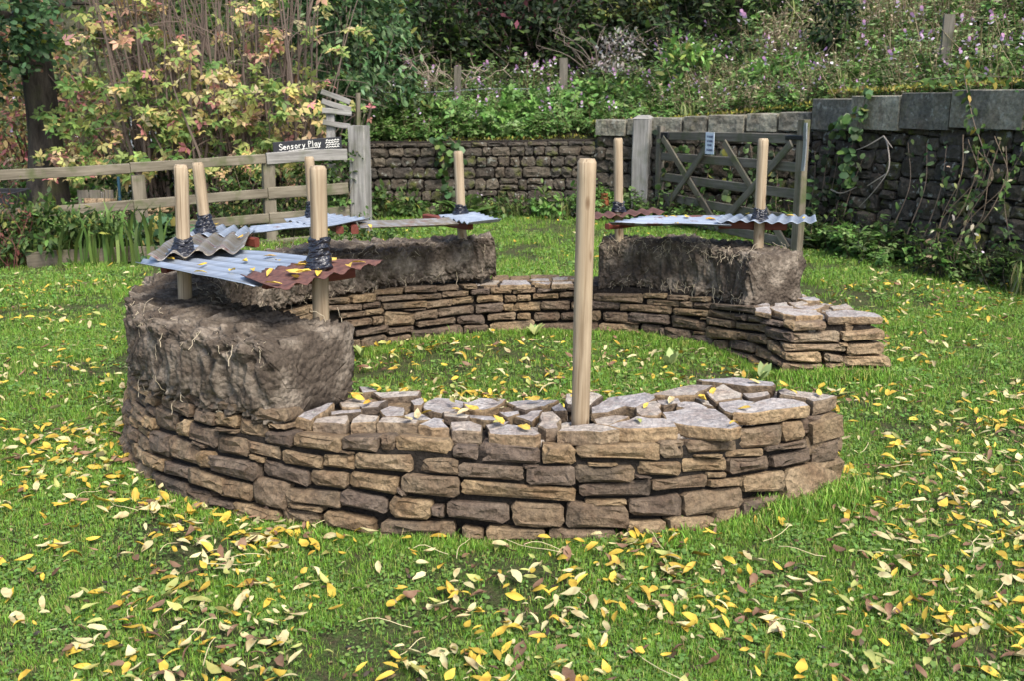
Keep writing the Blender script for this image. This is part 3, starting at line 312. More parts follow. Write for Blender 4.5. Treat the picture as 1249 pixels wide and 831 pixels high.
def slab(name, poly, z, t, mats, parent, tilt=.03, npt=14):
    """flat top stone: outline poly (x, y), top at z, thickness t; weathered top painted brighter for sky light, edges plain stone"""
    P = np.array(poly, float); c0 = P.mean(0); sg = []
    for i in range(len(P)):
        a, b = P[i], P[(i + 1) % len(P)]; ln = np.linalg.norm(b - a); k = max(1, int(round(ln / .05)))
        for j in range(k):
            f = .05 * random.random() if j == 0 else j / k
            sg.append(a + (b - a) * f)
    sg = np.array(sg); n = len(sg); area = np.sum(sg[:, 0] * np.roll(sg[:, 1], -1) - np.roll(sg[:, 0], -1) * sg[:, 1])
    if area < 0: sg = sg[::-1]
    size = np.sqrt(abs(area) / 2); d = c0 - sg; sg = sg + norm(d) * .0015 + rng.normal(0, .0045, (n, 2))
    tl = rng.normal(0, tilt, 2); dz = random.uniform(-.009, .007)
    def ring(s, h, r=.0015): Q = c0 + (sg - c0) * s; return np.c_[Q, z + dz + h + (Q - c0) @ tl + rng.normal(0, r, len(Q))]
    ch = min(.08, .0035 / max(size, .02) * 2)
    rings = [ring(.94, -t), ring(1.0, -t * .8), ring(1.008, -.006, .002), ring(1 - ch, 0, .001), ring(.6, .0005, .0014)]
    V = np.vstack(rings + [[[c0[0], c0[1], z + dz + .001]]]); F = []
    for k in range(4): F += [(k * n + j, k * n + (j + 1) % n, (k + 1) * n + (j + 1) % n, (k + 1) * n + j) for j in range(n)]
    F += [(4 * n + j, 4 * n + (j + 1) % n, 5 * n) for j in range(n)] + [tuple(range(n))[::-1]]
    o = np.array([c0[0], c0[1], z]); me = pymesh(name, V - o, F); ob = link(name, me, parent, o, mats)
    for i, p in enumerate(me.polygons): p.material_index = 0 if i >= 3 * n and i < 5 * n else 1
    return ob
def skyline(s0, s1, zmax, wr, hr, seed, floor=0.):
    """irregular coursing: stones laid on the lowest place of the growing wall top"""
    rd = random.Random(seed); segs = [[s0, s1, floor]]; out = []
    while True:
        i = min(range(len(segs)), key=lambda k: segs[k][2]); a, b, z = segs[i]
        if z >= zmax - .012: break
        nb = [segs[j][2] for j in (i - 1, i + 1) if 0 <= j < len(segs)]; nxt = min(nb) if nb else 9
        wd = b - a; w_ = rd.uniform(*wr)
        if wd < w_ * 1.35: w_ = wd
        elif wd - w_ < wr[0] * .6: w_ = wd * rd.uniform(.42, .58)
        h = rd.uniform(*hr) * (.75 + .35 * (w_ / wr[1]))
        if wd < wr[0] and nxt < 9: h = min(nxt - z, .08) if nxt - z > .012 else .014
        elif abs(z + h - nxt) < .018 and nxt - z > .02: h = nxt - z
        if z + h > zmax - .02: h = zmax - z
        L = rd.random() < .5 if wd > w_ else True
        n0, n1 = (a, a + w_) if L else (b - w_, b)
        out.append((n0, n1, z, z + h)); new = [[n0, n1, z + h]]
        if L and n1 < b - 1e-6: new.append([n1, b, z])
        if not L and n0 > a + 1e-6: new.insert(0, [a, n0, z])
        segs[i:i + 1] = new; k = 0
        while k < len(segs) - 1:
            if abs(segs[k][2] - segs[k + 1][2]) < 1e-6: segs[k][1] = segs[k + 1][1]; del segs[k + 1]
            else: k += 1
    return out
# ---------------------------------------------------------------- ground
gv = np.array([(-200, -60, 0), (200, -60, 0), (200, 340, 0), (-200, 340, 0)], float)
g_ = link('lawn_ground', pymesh('lawn_ground', gv, [(0, 1, 2, 3)]), mats=[M['ground']]); tag(g_, 'flat damp lawn soil under short grass', kind='structure')
# line of the retaining walls (x, y, top) and the hillside above them
HW = np.array([(-60, 30, -.05), (-14, 22, -.05), (-6, 17.5, -.05), (-3.6, 15.2, .25), (-2.2, 13.9, .9), (1.05, 13.85, 1.0), (2.3, 12.75, 1.1), (3.5, 11.5, 1.28), (4.45, 8.95, 1.38), (5.3, 7.0, 1.42), (6.5, 3, 1.45), (8, -6, 1.4)], float)
hs = np.r_[0, np.cumsum(np.linalg.norm(np.diff(HW[:, :2], axis=0), axis=1))]
HS = np.unique(np.r_[np.linspace(0, hs[-1], 90), np.linspace(hs[2], hs[9], 160)])
HB = np.stack([np.interp(HS, hs, HW[:, k]) for k in range(3)], 1)
HD = np.array([.0, .12, .3, .6, 1, 1.5, 2, 2.6, 3.3, 4, 5, 6, 7.5, 9, 11, 14, 18, 24, 32, 45, 70, 110])
def hill_z(x, bz, d):
    sh = np.clip((x - .8) / 2.5, 0, 1)                      # shelf in the middle, steeper to the right
    rise = (1 - sh) * (np.clip(d, 0, 3.2) * .16 + np.clip(d - 3.2, 0, 6) * .34 + np.clip(d - 9.2, 0, 200) * .42) + sh * (np.clip(d, 0, 8) * .36 + np.clip(d - 8, 0, 200) * .42)
    lf = np.clip((-3.0 - x) / 4, 0, 1)                      # flatter behind the fence
    return bz + rise * (1 - lf) + lf * (np.clip(d - 8, 0, 200) * .3)
def hill_pt(s, d):
    b = np.stack([np.interp(s, hs, HW[:, k]) for k in range(3)], -1)
    dx = np.interp(b[..., 0], [-4, 1, 3.5, 6], [-.05, .12, .55, .85]); dy = np.sqrt(1 - dx * dx)
    return np.stack([b[..., 0] + dx * d, b[..., 1] + dy * d, hill_z(b[..., 0] , b[..., 2], d)], -1)
SS, DD = np.meshgrid(HS, HD, indexing='ij'); HP = hill_pt(SS, DD)
HP[..., 2] += np.where(DD > .4, fbm(HP * np.array([.8, .8, 0]), 3) * .12, 0)
nd = len(HD); hf = [(i * nd + j, (i + 1) * nd + j, (i + 1) * nd + j + 1, i * nd + j + 1) for i in range(len(HS) - 1) for j in range(nd - 1)]
hme = trimesh('hillside', HP.reshape(-1, 3), np.array(hf), smooth=True)
tag(link('hillside_terrain', hme, mats=[M['hill']]), 'earth bank rising behind the old stone walls', kind='structure')
# ---------------------------------------------------------------- horseshoe wall
OUT = [(1.38,3.85),(1.05,3.64),(.73,3.46),(.41,3.39),(-.07,3.37),(-.5,3.41),(-.85,3.49),(-1.13,3.6),(-1.43,3.82),(-1.7,4.15),(-1.87,4.55),(-1.96,5.1),(-1.9,5.7),(-1.7,6.2),(-1.35,6.6),(-.9,6.9),(-.4,7.05),(.1,7.09),(.6,7.06),(1.1,6.95),(1.5,6.72),(1.8,6.4),(2.0,6.0),(2.19,5.54)]
INN = [(1.2,4.22),(1.0,4.24),(.85,4.22),(.62,4.13),(.4,3.99),(0.,3.94),(-.22,3.96),(-.64,4.06),(-.95,4.2),(-1.2,4.45),(-1.38,4.8),(-1.42,5.2),(-1.36,5.6),(-1.2,5.9),(-.99,6.11),(-.67,6.36),(-.36,6.57),(-.03,6.69),(.54,6.66),(.97,6.5),(1.27,6.2),(1.45,5.8),(1.57,5.54)]
class Face:
    def __init__(s, P, side, bat, ext=.25):
        s.C = catmull(P, 40, ext) if len(P) > 2 else np.array([np.array(P[0]) * (1 - t) + np.array(P[1]) * t for t in np.linspace(-.3, 1.3, 90)])
        d = norm(np.gradient(s.C, axis=0)); s.N = np.stack([d[:, 1] * side, -d[:, 0] * side], 1)
        s.S = np.r_[0, np.cumsum(np.linalg.norm(np.diff(s.C, axis=0), axis=1))]; s.S -= ext if len(P) > 2 else .3 * np.hypot(*(np.array(P[1]) - P[0]))
        s.bat = bat
    def n(s, q): return norm(np.array([np.interp(q, s.S, s.N[:, 0]), np.interp(q, s.S, s.N[:, 1])]))
    def p(s, q, z):
        n = s.n(q); b = np.array([np.interp(q, s.S, s.C[:, 0]), np.interp(q, s.S, s.C[:, 1])]) - n * s.bat * z
        return (b[0], b[1], z)
FO, FI, FW, FE = Face(OUT, -1, .19), Face(INN, 1, .08), Face([(1.57, 5.54), (2.19, 5.54)], 1, .05), Face([(1.2, 4.22), (1.38, 3.85)], -1, .1)
wall = empty('dry_stone_wall', (0, 5.2, 0), 'low horseshoe dry stone wall of brown sandstone standing on the lawn', 'stone wall')
MS = .006
def wall_stone(F, q, mat=None, parent=None, npt=12):
    (a, b, c, d) = [(q[i], q[i + 1]) for i in (0, 2, 4, 6)]
    P = [F.p(s_, z_) for s_, z_ in (a, b, c, d)]; sm = (a[0] + b[0] + c[0] + d[0]) / 4
    nn = F.n(sm); N3 = norm(np.array([nn[0], nn[1], F.bat]))
    dp = .16 if abs(b[0] - a[0]) > .06 else .1
    rock('stone', P, N3, dp, mat or M['stone'], wall if parent is None else parent, npt)
for q in D['o']: wall_stone(FO, q)
for q in D['i']: wall_stone(FI, q)
for q in D['w']: wall_stone(FW, q, M['end'])
for a, b, z0, z1 in skyline(3.2, 4.75, .37, (.09, .2), (.045, .075), 5): wall_stone(FO, (a, z1, b, z1, b, z0, a, z0))
for a, b, z0, z1 in ((0, .41, 0, .155), (.0, .41, .158, .235), (.0, .23, .238, .335), (.235, .41, .238, .335)): wall_stone(FE, (a, z1, b, z1, b, z0, a, z0))
hid = MB()
for F, s0, s1, zz, sd in ((FO, 4.75, FO.S[-1] - .40, .35, 3), (FI, .14, 4.25, .35, 4)):
    for a, b, z0, z1 in skyline(s0, s1, zz, (.1, .24), (.045, .085), sd): wall_stone(F, (a, z1, b, z1, b, z0, a, z0), parent=hid, npt=8)
tag(link('stone_facing', hid.mesh('stone_facing', origin=(0, 5.2, 0)), wall, (0, 5.2, 0), [M['stone']]), kind='stuff')
def ring_pair(n=160, io=.075, ii=.065):
    """outer and inner wall lines paired by their angle round the ring's centre"""
    c = np.array((.1, 5.2)); r = []
    for F, off in ((FO, io), (FI, ii)):
        k = (F.S >= 0) & (F.S <= F.S[-1] - .25); Q = F.C[k] - F.N[k] * off
        th = np.unwrap(np.arctan2(Q[:, 1] - c[1], Q[:, 0] - c[0])); r.append((Q, -th))
    return c, r
RC, ((OQ, OT), (IQ, IT)) = ring_pair()
def ring_at(th, io=0., ii=0.):
    """points on the outer and the inner line at angle th (radians, negative = clockwise from +x)"""
    o = np.array([np.interp(th, OT, OQ[:, 0]), np.interp(th, OT, OQ[:, 1])]).T; i = np.array([np.interp(th, IT, IQ[:, 0]), np.interp(th, IT, IQ[:, 1])]).T
    return o, i
T0, T1 = max(OT[0], IT[0]), min(OT[-1], IT[-1])
k = 200; fr = np.linspace(0, 1, k); so_ = np.linspace(0, len(OQ) - 1, k).astype(int)
tt = np.linspace(T0, T1, k); o_, i_ = ring_at(tt)
o_ = np.vstack([OQ[:1] * .97 + RC * .03, o_, [[2.08, 5.62]]]); i_ = np.vstack([[[1.18, 4.12]], i_, [[1.66, 5.62]]]); k += 2
V = np.vstack([np.c_[o_, np.zeros(k)], np.c_[o_, np.full(k, .325)], np.c_[i_, np.full(k, .325)], np.c_[i_, np.zeros(k)]])
F_ = [(r * k + j, r * k + j + 1, ((r + 1) % 4) * k + j + 1, ((r + 1) % 4) * k + j) for r in range(4) for j in range(k - 1)] + [(0, k, 2 * k, 3 * k), (k - 1, 4 * k - 1, 3 * k - 1, 2 * k - 1)]
link('rubble_core', pymesh('rubble_core', V - np.array((0, 5.2, 0)), F_), wall, (0, 5.2, 0), [M['core']])
for j, cpl in enumerate(D['caps']):
    z = cpl[-1]; P = np.array(cpl[:-1]).reshape(-1, 2); nf, nf2, nw_ = D['n']
    if j < nf: slab('cap_stone', P, z, random.uniform(.05, .062), [M['cap'], M['end']], wall)
    elif j < nf2: slab('cap_stone', P, z + random.uniform(-.004, .008), .055 if j < nf + 3 else random.uniform(.025, .045), [M['cap'], M['stone']], wall, .05)
    elif j < nw_: slab('cap_stone', P, z, .045 if j < nf2 + 2 else .03, [M['cap'], M['end']], wall, .012)
    else: slab('cap_stone', P, z - .01, .035, [M['cap'], M['end']], wall, .012)
fill = MB()
for _ in range(150):                                         # small packing under and between the cap stones
    th = random.uniform(T0, T0 + .85) if _ < 90 else (random.uniform(T1 - 2.3, T1 - 1.5) if _ < 125 else random.uniform(T1 - .12, T1)); o1, i1 = ring_at(np.array([th])); f = random.uniform(.12, .88)
    p = o1[0] * f + i1[0] * (1 - f); r = random.uniform(.03, .065); a = random.random() * 3
    cs = [(p[0] + r * math.cos(a + q), p[1] + r * math.sin(a + q) * .8, .338 if _ < 90 else .318) for q in (0, 1.4, 3.1, 4.6)]
    rock('x', cs, (0, 0, 1), .05, None, fill, 8)
tag(link('packing_chips', fill.mesh('packing_chips', origin=(0, 5.2, 0)), wall, (0, 5.2, 0), [M['cap']]), kind='stuff')
# ---------------------------------------------------------------- mud on the wall
def mud(name, label, d0, d1, ztop, seed, zb=.382, lean=0.):
    t = np.radians(360 - np.array([d0, d1])); n = int(abs(d0 - d1) * math.pi / 180 * 1.7 / .0065) + 30
    tv = np.linspace(t[0], t[1], n); o, i = ring_at(tv); mC = (o + i) / 2; half = (o - i) / 2
    K = 200; a = np.linspace(0, 2 * math.pi, K, endpoint=False)
    e = .25; cu = np.sign(np.cos(a)) * np.abs(np.cos(a)) ** e; cw = np.sign(np.sin(a)) * np.abs(np.sin(a)) ** e
    arc = np.r_[0, np.cumsum(np.linalg.norm(np.diff(mC, axis=0), axis=1))]; L = arc[-1]
    env = np.clip(np.minimum(arc, L - arc) / .035, 0, 1); env = np.sqrt(1 - (1 - env) ** 2)       # rounded ends
    env = np.maximum(env, .02)
    P = np.zeros((n, K, 3)); zt = ztop(arc / L)
    wd = (1.0 + .0 * (cw < -.5))[None, :] * (.72 + .28 * env)[:, None]
    P[..., :2] = mC[:, None] + half[:, None] * (cu[None, :] * wd)[..., None]
    zm = (zt + zb) / 2; hh = (zt - zb) / 2
    P[..., 2] = zm[:, None] + hh[:, None] * cw[None, :] * (.55 + .45 * env)[:, None] - (hh * .45 * (1 - env))[:, None]
    c3 = np.c_[mC, zm][:, None]; Nn = norm(P - c3); q = P + seed * 3.1
    big = fbm(q * 5, 2); wq = q + .02 * np.stack([fbm(q * 12 + 5 * s_, 2) for s_ in range(3)], -1); cl1 = .55 - worley(wq * 13, 3); cl2 = .55 - worley(wq * 31, 5); med = fbm(q * 17, 3, .6); fine = fbm(q * 55, 3, .6)
    rid = 1 - np.abs(fbm(q * np.array([26, 26, 13]), 3, .55))
    d = big * .022 + med * .012 + cl1 * .056 * (.75 + .6 * fbm(q * 3.3, 2)) + (.5 - worley(wq * 62, 9)) * .012 - .03 * np.exp(-(worley(wq * 15 + 4.5, 21) / .24) ** 2) * (fbm(q * 4 + 3, 2) > -.15) + cl2 * .032 * (.9 + .7 * fbm(q * 6 + 9, 2)) + fine * .006
    d = np.where(P[..., 2] < zb + .03, d + .012 * med + .006, d)
    P = P + Nn * d[..., None]
    F = np.array([(r * K + j, r * K + (j + 1) % K, (r + 1) * K + (j + 1) % K, (r + 1) * K + j) for r in range(n - 1) for j in range(K)])
    caps_ = [tuple(range(K)), tuple(range((n - 1) * K, n * K))[::-1]]
    c0 = P.mean((0, 1)); c0[2] = zb; V = (P - c0).reshape(-1, 3); V = np.vstack([V, P[0].mean(0)[None] - c0, P[-1].mean(0)[None] - c0]); nn = n * K
    tri = np.vstack([F[:, [0, 2, 1]], F[:, [0, 3, 2]], np.array([(nn, j, (j + 1) % K) for j in range(K)]), np.array([(nn + 1, (n - 1) * K + (j + 1) % K, (n - 1) * K + j) for j in range(K)])])
    me = trimesh(name, V, tri[:, ::-1], smooth=True); ob = link(name, me, None, c0, [M['mud']]); tag(ob, label, 'mud bank')
    st = MB()
    for _ in range(620):
        r, kk = random.randrange(4, n - 4), random.randrange(K)
        p, nr = P[r, kk], Nn[r, kk]
        if p[2] < zb + .01: continue
        t1 = norm(np.cross(nr, rng.normal(size=3)));
        if random.random() < .5: t1 = norm(t1 * .5 + np.array([0, 0, -1]))
        ln = random.uniform(.02, .09); pts = [p + nr * .004 + t1 * ln * s_ + nr * (.012 * math.sin(s_ * 3) * random.random()) + rng.normal(0, .004, 3) for s_ in np.linspace(0, 1, 5)]
        st.tube(pts, random.uniform(.0006, .0016), 4)
    for _ in range(10):
        r = random.randrange(10, n - 10); side = np.argmin(np.abs(cu - (1 if (_ % 2 and d0 < 200 and d0 > 100) or d0 > 200 and _ % 3 else -1)) + np.abs(cw + .75)); p, nr = P[r, side], Nn[r, side]; ln = random.uniform(.06, .16)
        st.tube([p + nr * .012 + np.array([.006 * math.sin(9 * s_ + r), .004 * math.sin(7 * s_), -ln * s_]) for s_ in np.linspace(-.3, 1, 6)], .0022, 4)
    tag(link('straw', st.mesh('straw', origin=c0), ob, c0, [M['straw']]), kind='stuff')
    return ob
mud('mud_bank', 'long lumpy grey mud bank on the left arc of the ring wall', 238.6, 97.5, lambda u: np.interp(u, [0, .1, .2, .32, .6, .93, 1], [.69, .705, .705, .685, .65, .64, .665]) - .0, 1)
mud('mud_bank', 'short lumpy grey mud bank on the right arc beside the gate', 72.5, 29, lambda u: np.interp(u, [0, .2, .6, 1], [.655, .66, .65, .645]), 2, .325)
# ---------------------------------------------------------------- posts, tape, battens, sheets
def roof_post(base, top, r, label, tape=None):
    o = pole('wooden_post', base, top, r, M['pine']); tag(o, label, 'post', 'round wooden posts set in the ring wall')
    if tape:
        z0, z1, fl, ln = tape; x = (Vector(top) - Vector(base)).normalized(); n, m_ = 26, 26; V = []; F = []
        for i in range(m_):
            t = i / (m_ - 1); zc = z0 + (z1 - z0) * t; c = Vector(base) + x * ((zc - base[2]) / x.z)
            for j in range(n):
                a = j / n * 2 * math.pi
                rr = r + .006 + fl * (1 - t) ** 2.2 * (1 + .35 * math.cos(a - 4.4)) + .0018 * math.sin(a * 1 + t * 33 + 1.5 * math.sin(2 * a)) + .0075 * float(noise3(np.array([math.cos(a) * 1.6, math.sin(a) * 1.6, t * 6 + ln * 9]))) + .004 * float(noise3(np.array([math.cos(a) * 5, math.sin(a) * 5, t * 16 + ln * 5]))) + .003 * random.uniform(-1, 1)
                if i in (0, m_ - 1): rr -= .005
                V.append((c.x + rr * math.cos(a), c.y + rr * math.sin(a), zc + .004 * math.sin(2 * a + ln)))
        F = [(i * n + j, i * n + (j + 1) % n, (i + 1) * n + (j + 1) % n, (i + 1) * n + j) for i in range(m_ - 1) for j in range(n)]
        F += [tuple(range(n))[::-1], tuple(range((m_ - 1) * n, m_ * n))]
        c0 = np.array((base[0], base[1], z0)); me = pymesh('tape_wrap', np.array(V) - c0, F)
        t_ = link('tape_wrap', me, None, c0, [M['tape']]); t_.parent = o; t_.matrix_parent_inverse = Matrix.LocRotScale(o.location, o.rotation_euler, None).inverted()
    return o
roof_post((-1.50, 4.46, .55), (-1.465, 4.46, 1.30), .031, 'round pine post through the near left corner of the blue-grey sheet', (.895, .975, .035, 1))
roof_post((-1.64, 5.37, .55), (-1.675, 5.37, 1.25), .031, 'leaning pine post taped above the tan wavy sheet', (.88, .975, .03, 2))
roof_post((-.808, 4.09, .52), (-.788, 4.09, 1.32), .0345, 'pine post with a tall tape wrap rising beside the rusty sheet', (.90, 1.03, .022, 3))
roof_post((-1.235, 6.22, .55), (-1.25, 6.22, 1.23), .030, 'pine post half hidden below the Sensory Play sign', (.86, .96, .02, 4))
roof_post((-.335, 6.75, .55), (-.36, 6.75, 1.235), .032, 'leaning pine post standing on the far end of the long mud bank', (.815, .88, .025, 5))
roof_post((.263, 3.66, .3), (.272, 3.66, 1.375), .0345, 'bare untaped pine post standing among the flat cap stones')
roof_post((.735, 6.75, .5), (.705, 6.75, 1.32), .031, 'pine post with thin tape at the left end of the right mud bank', (.83, .90, .012, 6))
roof_post((1.58, 6.34, .55), (1.57, 6.34, 1.335), .033, 'pine post in front of the gate on the right mud bank', (.82, .90, .022, 7))
def batten(p0, p1, w_, h, label):
    return tag(beam('roof_batten', p0, p1, w_, h, M['redwood']), label, 'batten', 'red brown battens under the sheets')
batten((-1.02, 4.03, .845), (-.70, 4.31, .852), .045, .052, 'red brown batten behind the post under the rusty sheet')
batten((-1.56, 4.40, .852), (-1.42, 4.62, .852), .04, .05, 'batten beneath the left end of the blue-grey sheet')
batten((-1.78, 5.47, .835), (-1.355, 5.27, .835), .04, .05, 'short batten with its red end showing beside the tan sheet')
batten((-1.02, 5.86, .822), (-1.18, 6.35, .822), .045, .045, 'left of the two batten ends under the far dark edged sheet')
batten((-.93, 5.9, .822), (-1.06, 6.38, .822), .045, .045, 'right of the two batten ends under the far dark edged sheet')
batten((-.60, 6.86, .772), (-.27, 6.50, .772), .05, .055, 'red batten end under the sheet on the long bank far end')
batten((1.33, 6.40, .788), (1.76, 6.38, .788), .05, .055, 'dark red batten behind the post in front of the gate')
batten((.60, 6.32, .785), (.92, 6.60, .785), .04, .035, 'dark batten under the rusty left end of the right roof')
def sheet(key, mat, label, waves, amp=.008, sag=.006, rag=.0):
    c00, c10, c11, c01 = [np.array(q, float) for q in D['sh'][key]]; nu, nv = waves * 10 + 1, 12; sd = random.random() * 50
    u = np.linspace(0, 1, nu)[:, None, None]; v = np.linspace(0, 1, nv)[None, :, None]
    P = (c00 * (1 - u) + c10 * u) * (1 - v) + (c01 * (1 - u) + c11 * u) * v
    P = P + 0 * u
    P[..., 2] += (amp * np.cos(u * waves * 2 * math.pi) * (1 + .25 * np.sin(v * 3 + sd)))[..., 0] + sag * fbm(np.stack([P[..., 0] * 4 + sd, P[..., 1] * 4, P[..., 2] * 0], -1), 2)
    if rag:
        dv = norm(c01 - c00); P[:, 0] += dv * (rng.normal(0, rag, (nu, 1))); P[:, -1] += dv * rng.normal(0, rag, (nu, 1))
    c0 = P.mean((0, 1)); T = P.copy(); B = P.copy(); B[..., 2] -= .0022; V = np.vstack([T.reshape(-1, 3), B.reshape(-1, 3)]) - c0; m_ = nu * nv; F = []
    for i in range(nu - 1):
        for j in range(nv - 1):
            a, b, c, d = i * nv + j, (i + 1) * nv + j, (i + 1) * nv + j + 1, i * nv + j + 1; F += [(a, b, c, d), (m_ + d, m_ + c, m_ + b, m_ + a)]
    rim = [i * nv for i in range(nu)] + [(nu - 1) * nv + j for j in range(1, nv)] + [i * nv + nv - 1 for i in range(nu - 2, -1, -1)] + [j for j in range(nv - 2, 0, -1)]
    for a, b in zip(rim, rim[1:] + rim[:1]): F.append((b, a, m_ + a, m_ + b))
    if np.cross(c10 - c00, c01 - c00)[2] < 0: F = [f[::-1] for f in F]
    me = pymesh('corrugated_sheet', V, F, True); ca = me.color_attributes.new('col', 'FLOAT_COLOR', 'POINT'); ridge_shade = np.tile((.62 + .38 * (.5 + .5 * np.cos(u * waves * 2 * math.pi + .5)) ** .7)[:, 0] * np.ones((1, nv)), (2, 1)).reshape(-1); ca.data.foreach_set('color', np.c_[ridge_shade, ridge_shade, ridge_shade, np.ones(len(ridge_shade))].astype(np.float32).ravel()); o = link('corrugated_sheet', me, None, c0, [M[mat]])  # pale ridge, dark valley bands: corrugation shading painted into the vertex colour
    tag(o, label, 'roof sheet', 'corrugated sheets resting on the posts'); SH[key] = (P, nu, nv); return o
SH = {}
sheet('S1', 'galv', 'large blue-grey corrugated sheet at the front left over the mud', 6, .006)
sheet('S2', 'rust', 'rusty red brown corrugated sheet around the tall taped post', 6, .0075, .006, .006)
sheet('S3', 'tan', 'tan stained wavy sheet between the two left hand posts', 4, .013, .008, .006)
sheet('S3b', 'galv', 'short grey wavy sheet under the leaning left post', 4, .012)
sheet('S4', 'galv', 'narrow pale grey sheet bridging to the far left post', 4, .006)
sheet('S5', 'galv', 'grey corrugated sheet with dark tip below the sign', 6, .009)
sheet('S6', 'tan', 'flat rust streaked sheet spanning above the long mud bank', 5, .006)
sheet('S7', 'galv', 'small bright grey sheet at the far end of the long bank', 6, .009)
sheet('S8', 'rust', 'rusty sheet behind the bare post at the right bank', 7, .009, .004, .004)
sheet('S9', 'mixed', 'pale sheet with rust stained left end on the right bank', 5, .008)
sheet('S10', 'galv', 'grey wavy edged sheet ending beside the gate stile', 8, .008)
# ---------------------------------------------------------------- old retaining walls
def line_pt(P, s):
    L = np.r_[0, np.cumsum(np.linalg.norm(np.diff(P[:, :2], axis=0), axis=1))]; s = min(max(s, 0), L[-1]); i = min(np.searchsorted(L, s, 'right') - 1, len(P) - 2)
    f = (s - L[i]) / (L[i + 1] - L[i]); d = norm(P[i + 1] - P[i]); return P[i] * (1 - f) + P[i + 1] * f, np.array([d[1], -d[0]]), L[-1]
def old_wall(label, P, top, stones, parts_from, loc, coping=()):
    P = np.array(P, float); t = empty('retaining_wall', loc, label, 'stone wall'); _, _, L = line_pt(P, 0)
    for a, b, z0, z1 in stones(L):
        m = (a + b) / 2; q, n, _ = line_pt(P, m); dz = top(m / L) ; f0, f1 = z0 * dz, z1 * dz
        pa, pb = line_pt(P, a)[0], line_pt(P, b)[0]; w_ = np.array([n[0], n[1], 0]); o = random.uniform(-.015, .02)
        P4 = [(*(pa + n * (o + .12 * (1 - f))), f) for f in (f1,)] + [(*(pb + n * (o + .12 * (1 - f1))), f1), (*(pb + n * (o + .12 * (1 - f0))), f0), (*(pa + n * (o + .12 * (1 - f0))), f0)]
        rock('stone', P4, norm(np.array([n[0], n[1], .12])), .2, M['oldstone'], t, 12 if b - a > .12 else 8, .006, .03, .09)
    k = 24; S_ = np.linspace(0, L, k); fr = []; bk = []
    for s in S_:
        q, n, _ = line_pt(P, s); h = top(s / L) - .02
        fr.append([(*(q + n * (.12 - .05)), -.1), (*(q - n * (.05 - .12 * (1 - h))), h), (*(q - n * .45), h), (*(q - n * .45), -.1)])
    V = np.array(fr).reshape(-1, 3); F = [(i * 4 + j, i * 4 + (j + 1) % 4, i * 4 + 4 + (j + 1) % 4, i * 4 + 4 + j) for i in range(k - 1) for j in range(4)] + [(0, 1, 2, 3)[::-1], tuple(range(4 * k - 4, 4 * k))]
    link('rubble_core', pymesh('rubble_core', V - np.array(loc), F), t, loc, [M['core']])
    for (a, b, h, thick, over) in coping:
        pa, n, _ = line_pt(P, a * L); pb, n2, _ = line_pt(P, b * L); n = (n + n2) / 2; z0 = top((a + b) / 2) + .004; d = (pb - pa); d = d / np.linalg.norm(d) * .004
        V = []; F = []; nx, nz = 7, 4
        pa, pb = pa + d, pb - d
        for i in range(nx):
            q = pa + (pb - pa) * i / (nx - 1)
            for j in range(nz + 1):
                zz = z0 + h * j / nz; V.append((*(q + n * (over + (random.uniform(-.006, .006) if 0 < i < nx - 1 else -.004))), zz - (.006 if j == nz else 0)))
            V.append((*(q + n * (over - .012)), z0 + h)); V.append((*(q - n * (thick - over)), z0 + h + random.uniform(0, .01))); V.append((*(q - n * (thick - over)), z0))
        m_ = nz + 4; F = [(i * m_ + j, (i + 1) * m_ + j, (i + 1) * m_ + (j + 1) % m_, i * m_ + (j + 1) % m_) for i in range(nx - 1) for j in range(m_)] + [tuple(range(m_)), tuple(range((nx - 1) * m_, nx * m_))[::-1]]
        c0 = np.array(V).mean(0); link('coping_stone', pymesh('coping_stone', np.array(V) - c0, F), t, c0, [M['coping']])
    return t
def courses(hs_, wr, sd):
    rd = random.Random(sd)
    def f(L):
        out = []; z = 0
        for k, h in enumerate(hs_):
            s = -rd.uniform(0, .1)
            while s < L:
                w_ = rd.uniform(*wr) * (1.5 if rd.random() < .12 else 1); hj = rd.uniform(-.008, .008)
                if h > .15 and rd.random() < .16:                   # two thin stones in one place
                    out += [(max(s, 0), min(s + w_, L), z, z + h * .48), (max(s, 0), min(s + w_, L), z + h * .5, z + h)]
                else: out.append((max(s, 0), min(s + w_, L), z + hj * (k > 0), z + h + hj * (k < len(hs_) - 1)))
                s += w_
            z += h
        return [(a, b, c, d) for a, b, c, d in out if b - a > .03]
    return f
W1 = [(-3.4, 13.75), (1.12, 13.62)]
old_wall('dark coursed stone wall along the back of the lawn between two big posts', W1, lambda u: .97 + .06 * u, courses([.18, .16, .155, .15, .14, .125, .06], (.12, .28), 11), 0, (-1, 13.7, 0), ())
W2 = [(1.13, 13.6), (2.2, 12.62), (3.36, 11.42)]
old_wall('dark mossy stone wall behind the gate topped with grey coping blocks', W2, lambda u: 1.06 + .15 * u, courses([.2, .18, .17, .16, .16, .13], (.18, .38), 12), 0, (2.2, 12.6, 0),
         [(0., .155, .2, .34, .03), (.165, .28, .2, .34, .02), (.29, .43, .2, .34, .03), (.44, .55, .2, .34, .02), (.56, .72, .2, .34, .03), (.73, .86, .2, .34, .02), (.87, 1., .2, .34, .03)])
W3 = [(3.37, 11.4), (4.3, 8.95), (5.15, 6.9), (6.0, 4.6)]
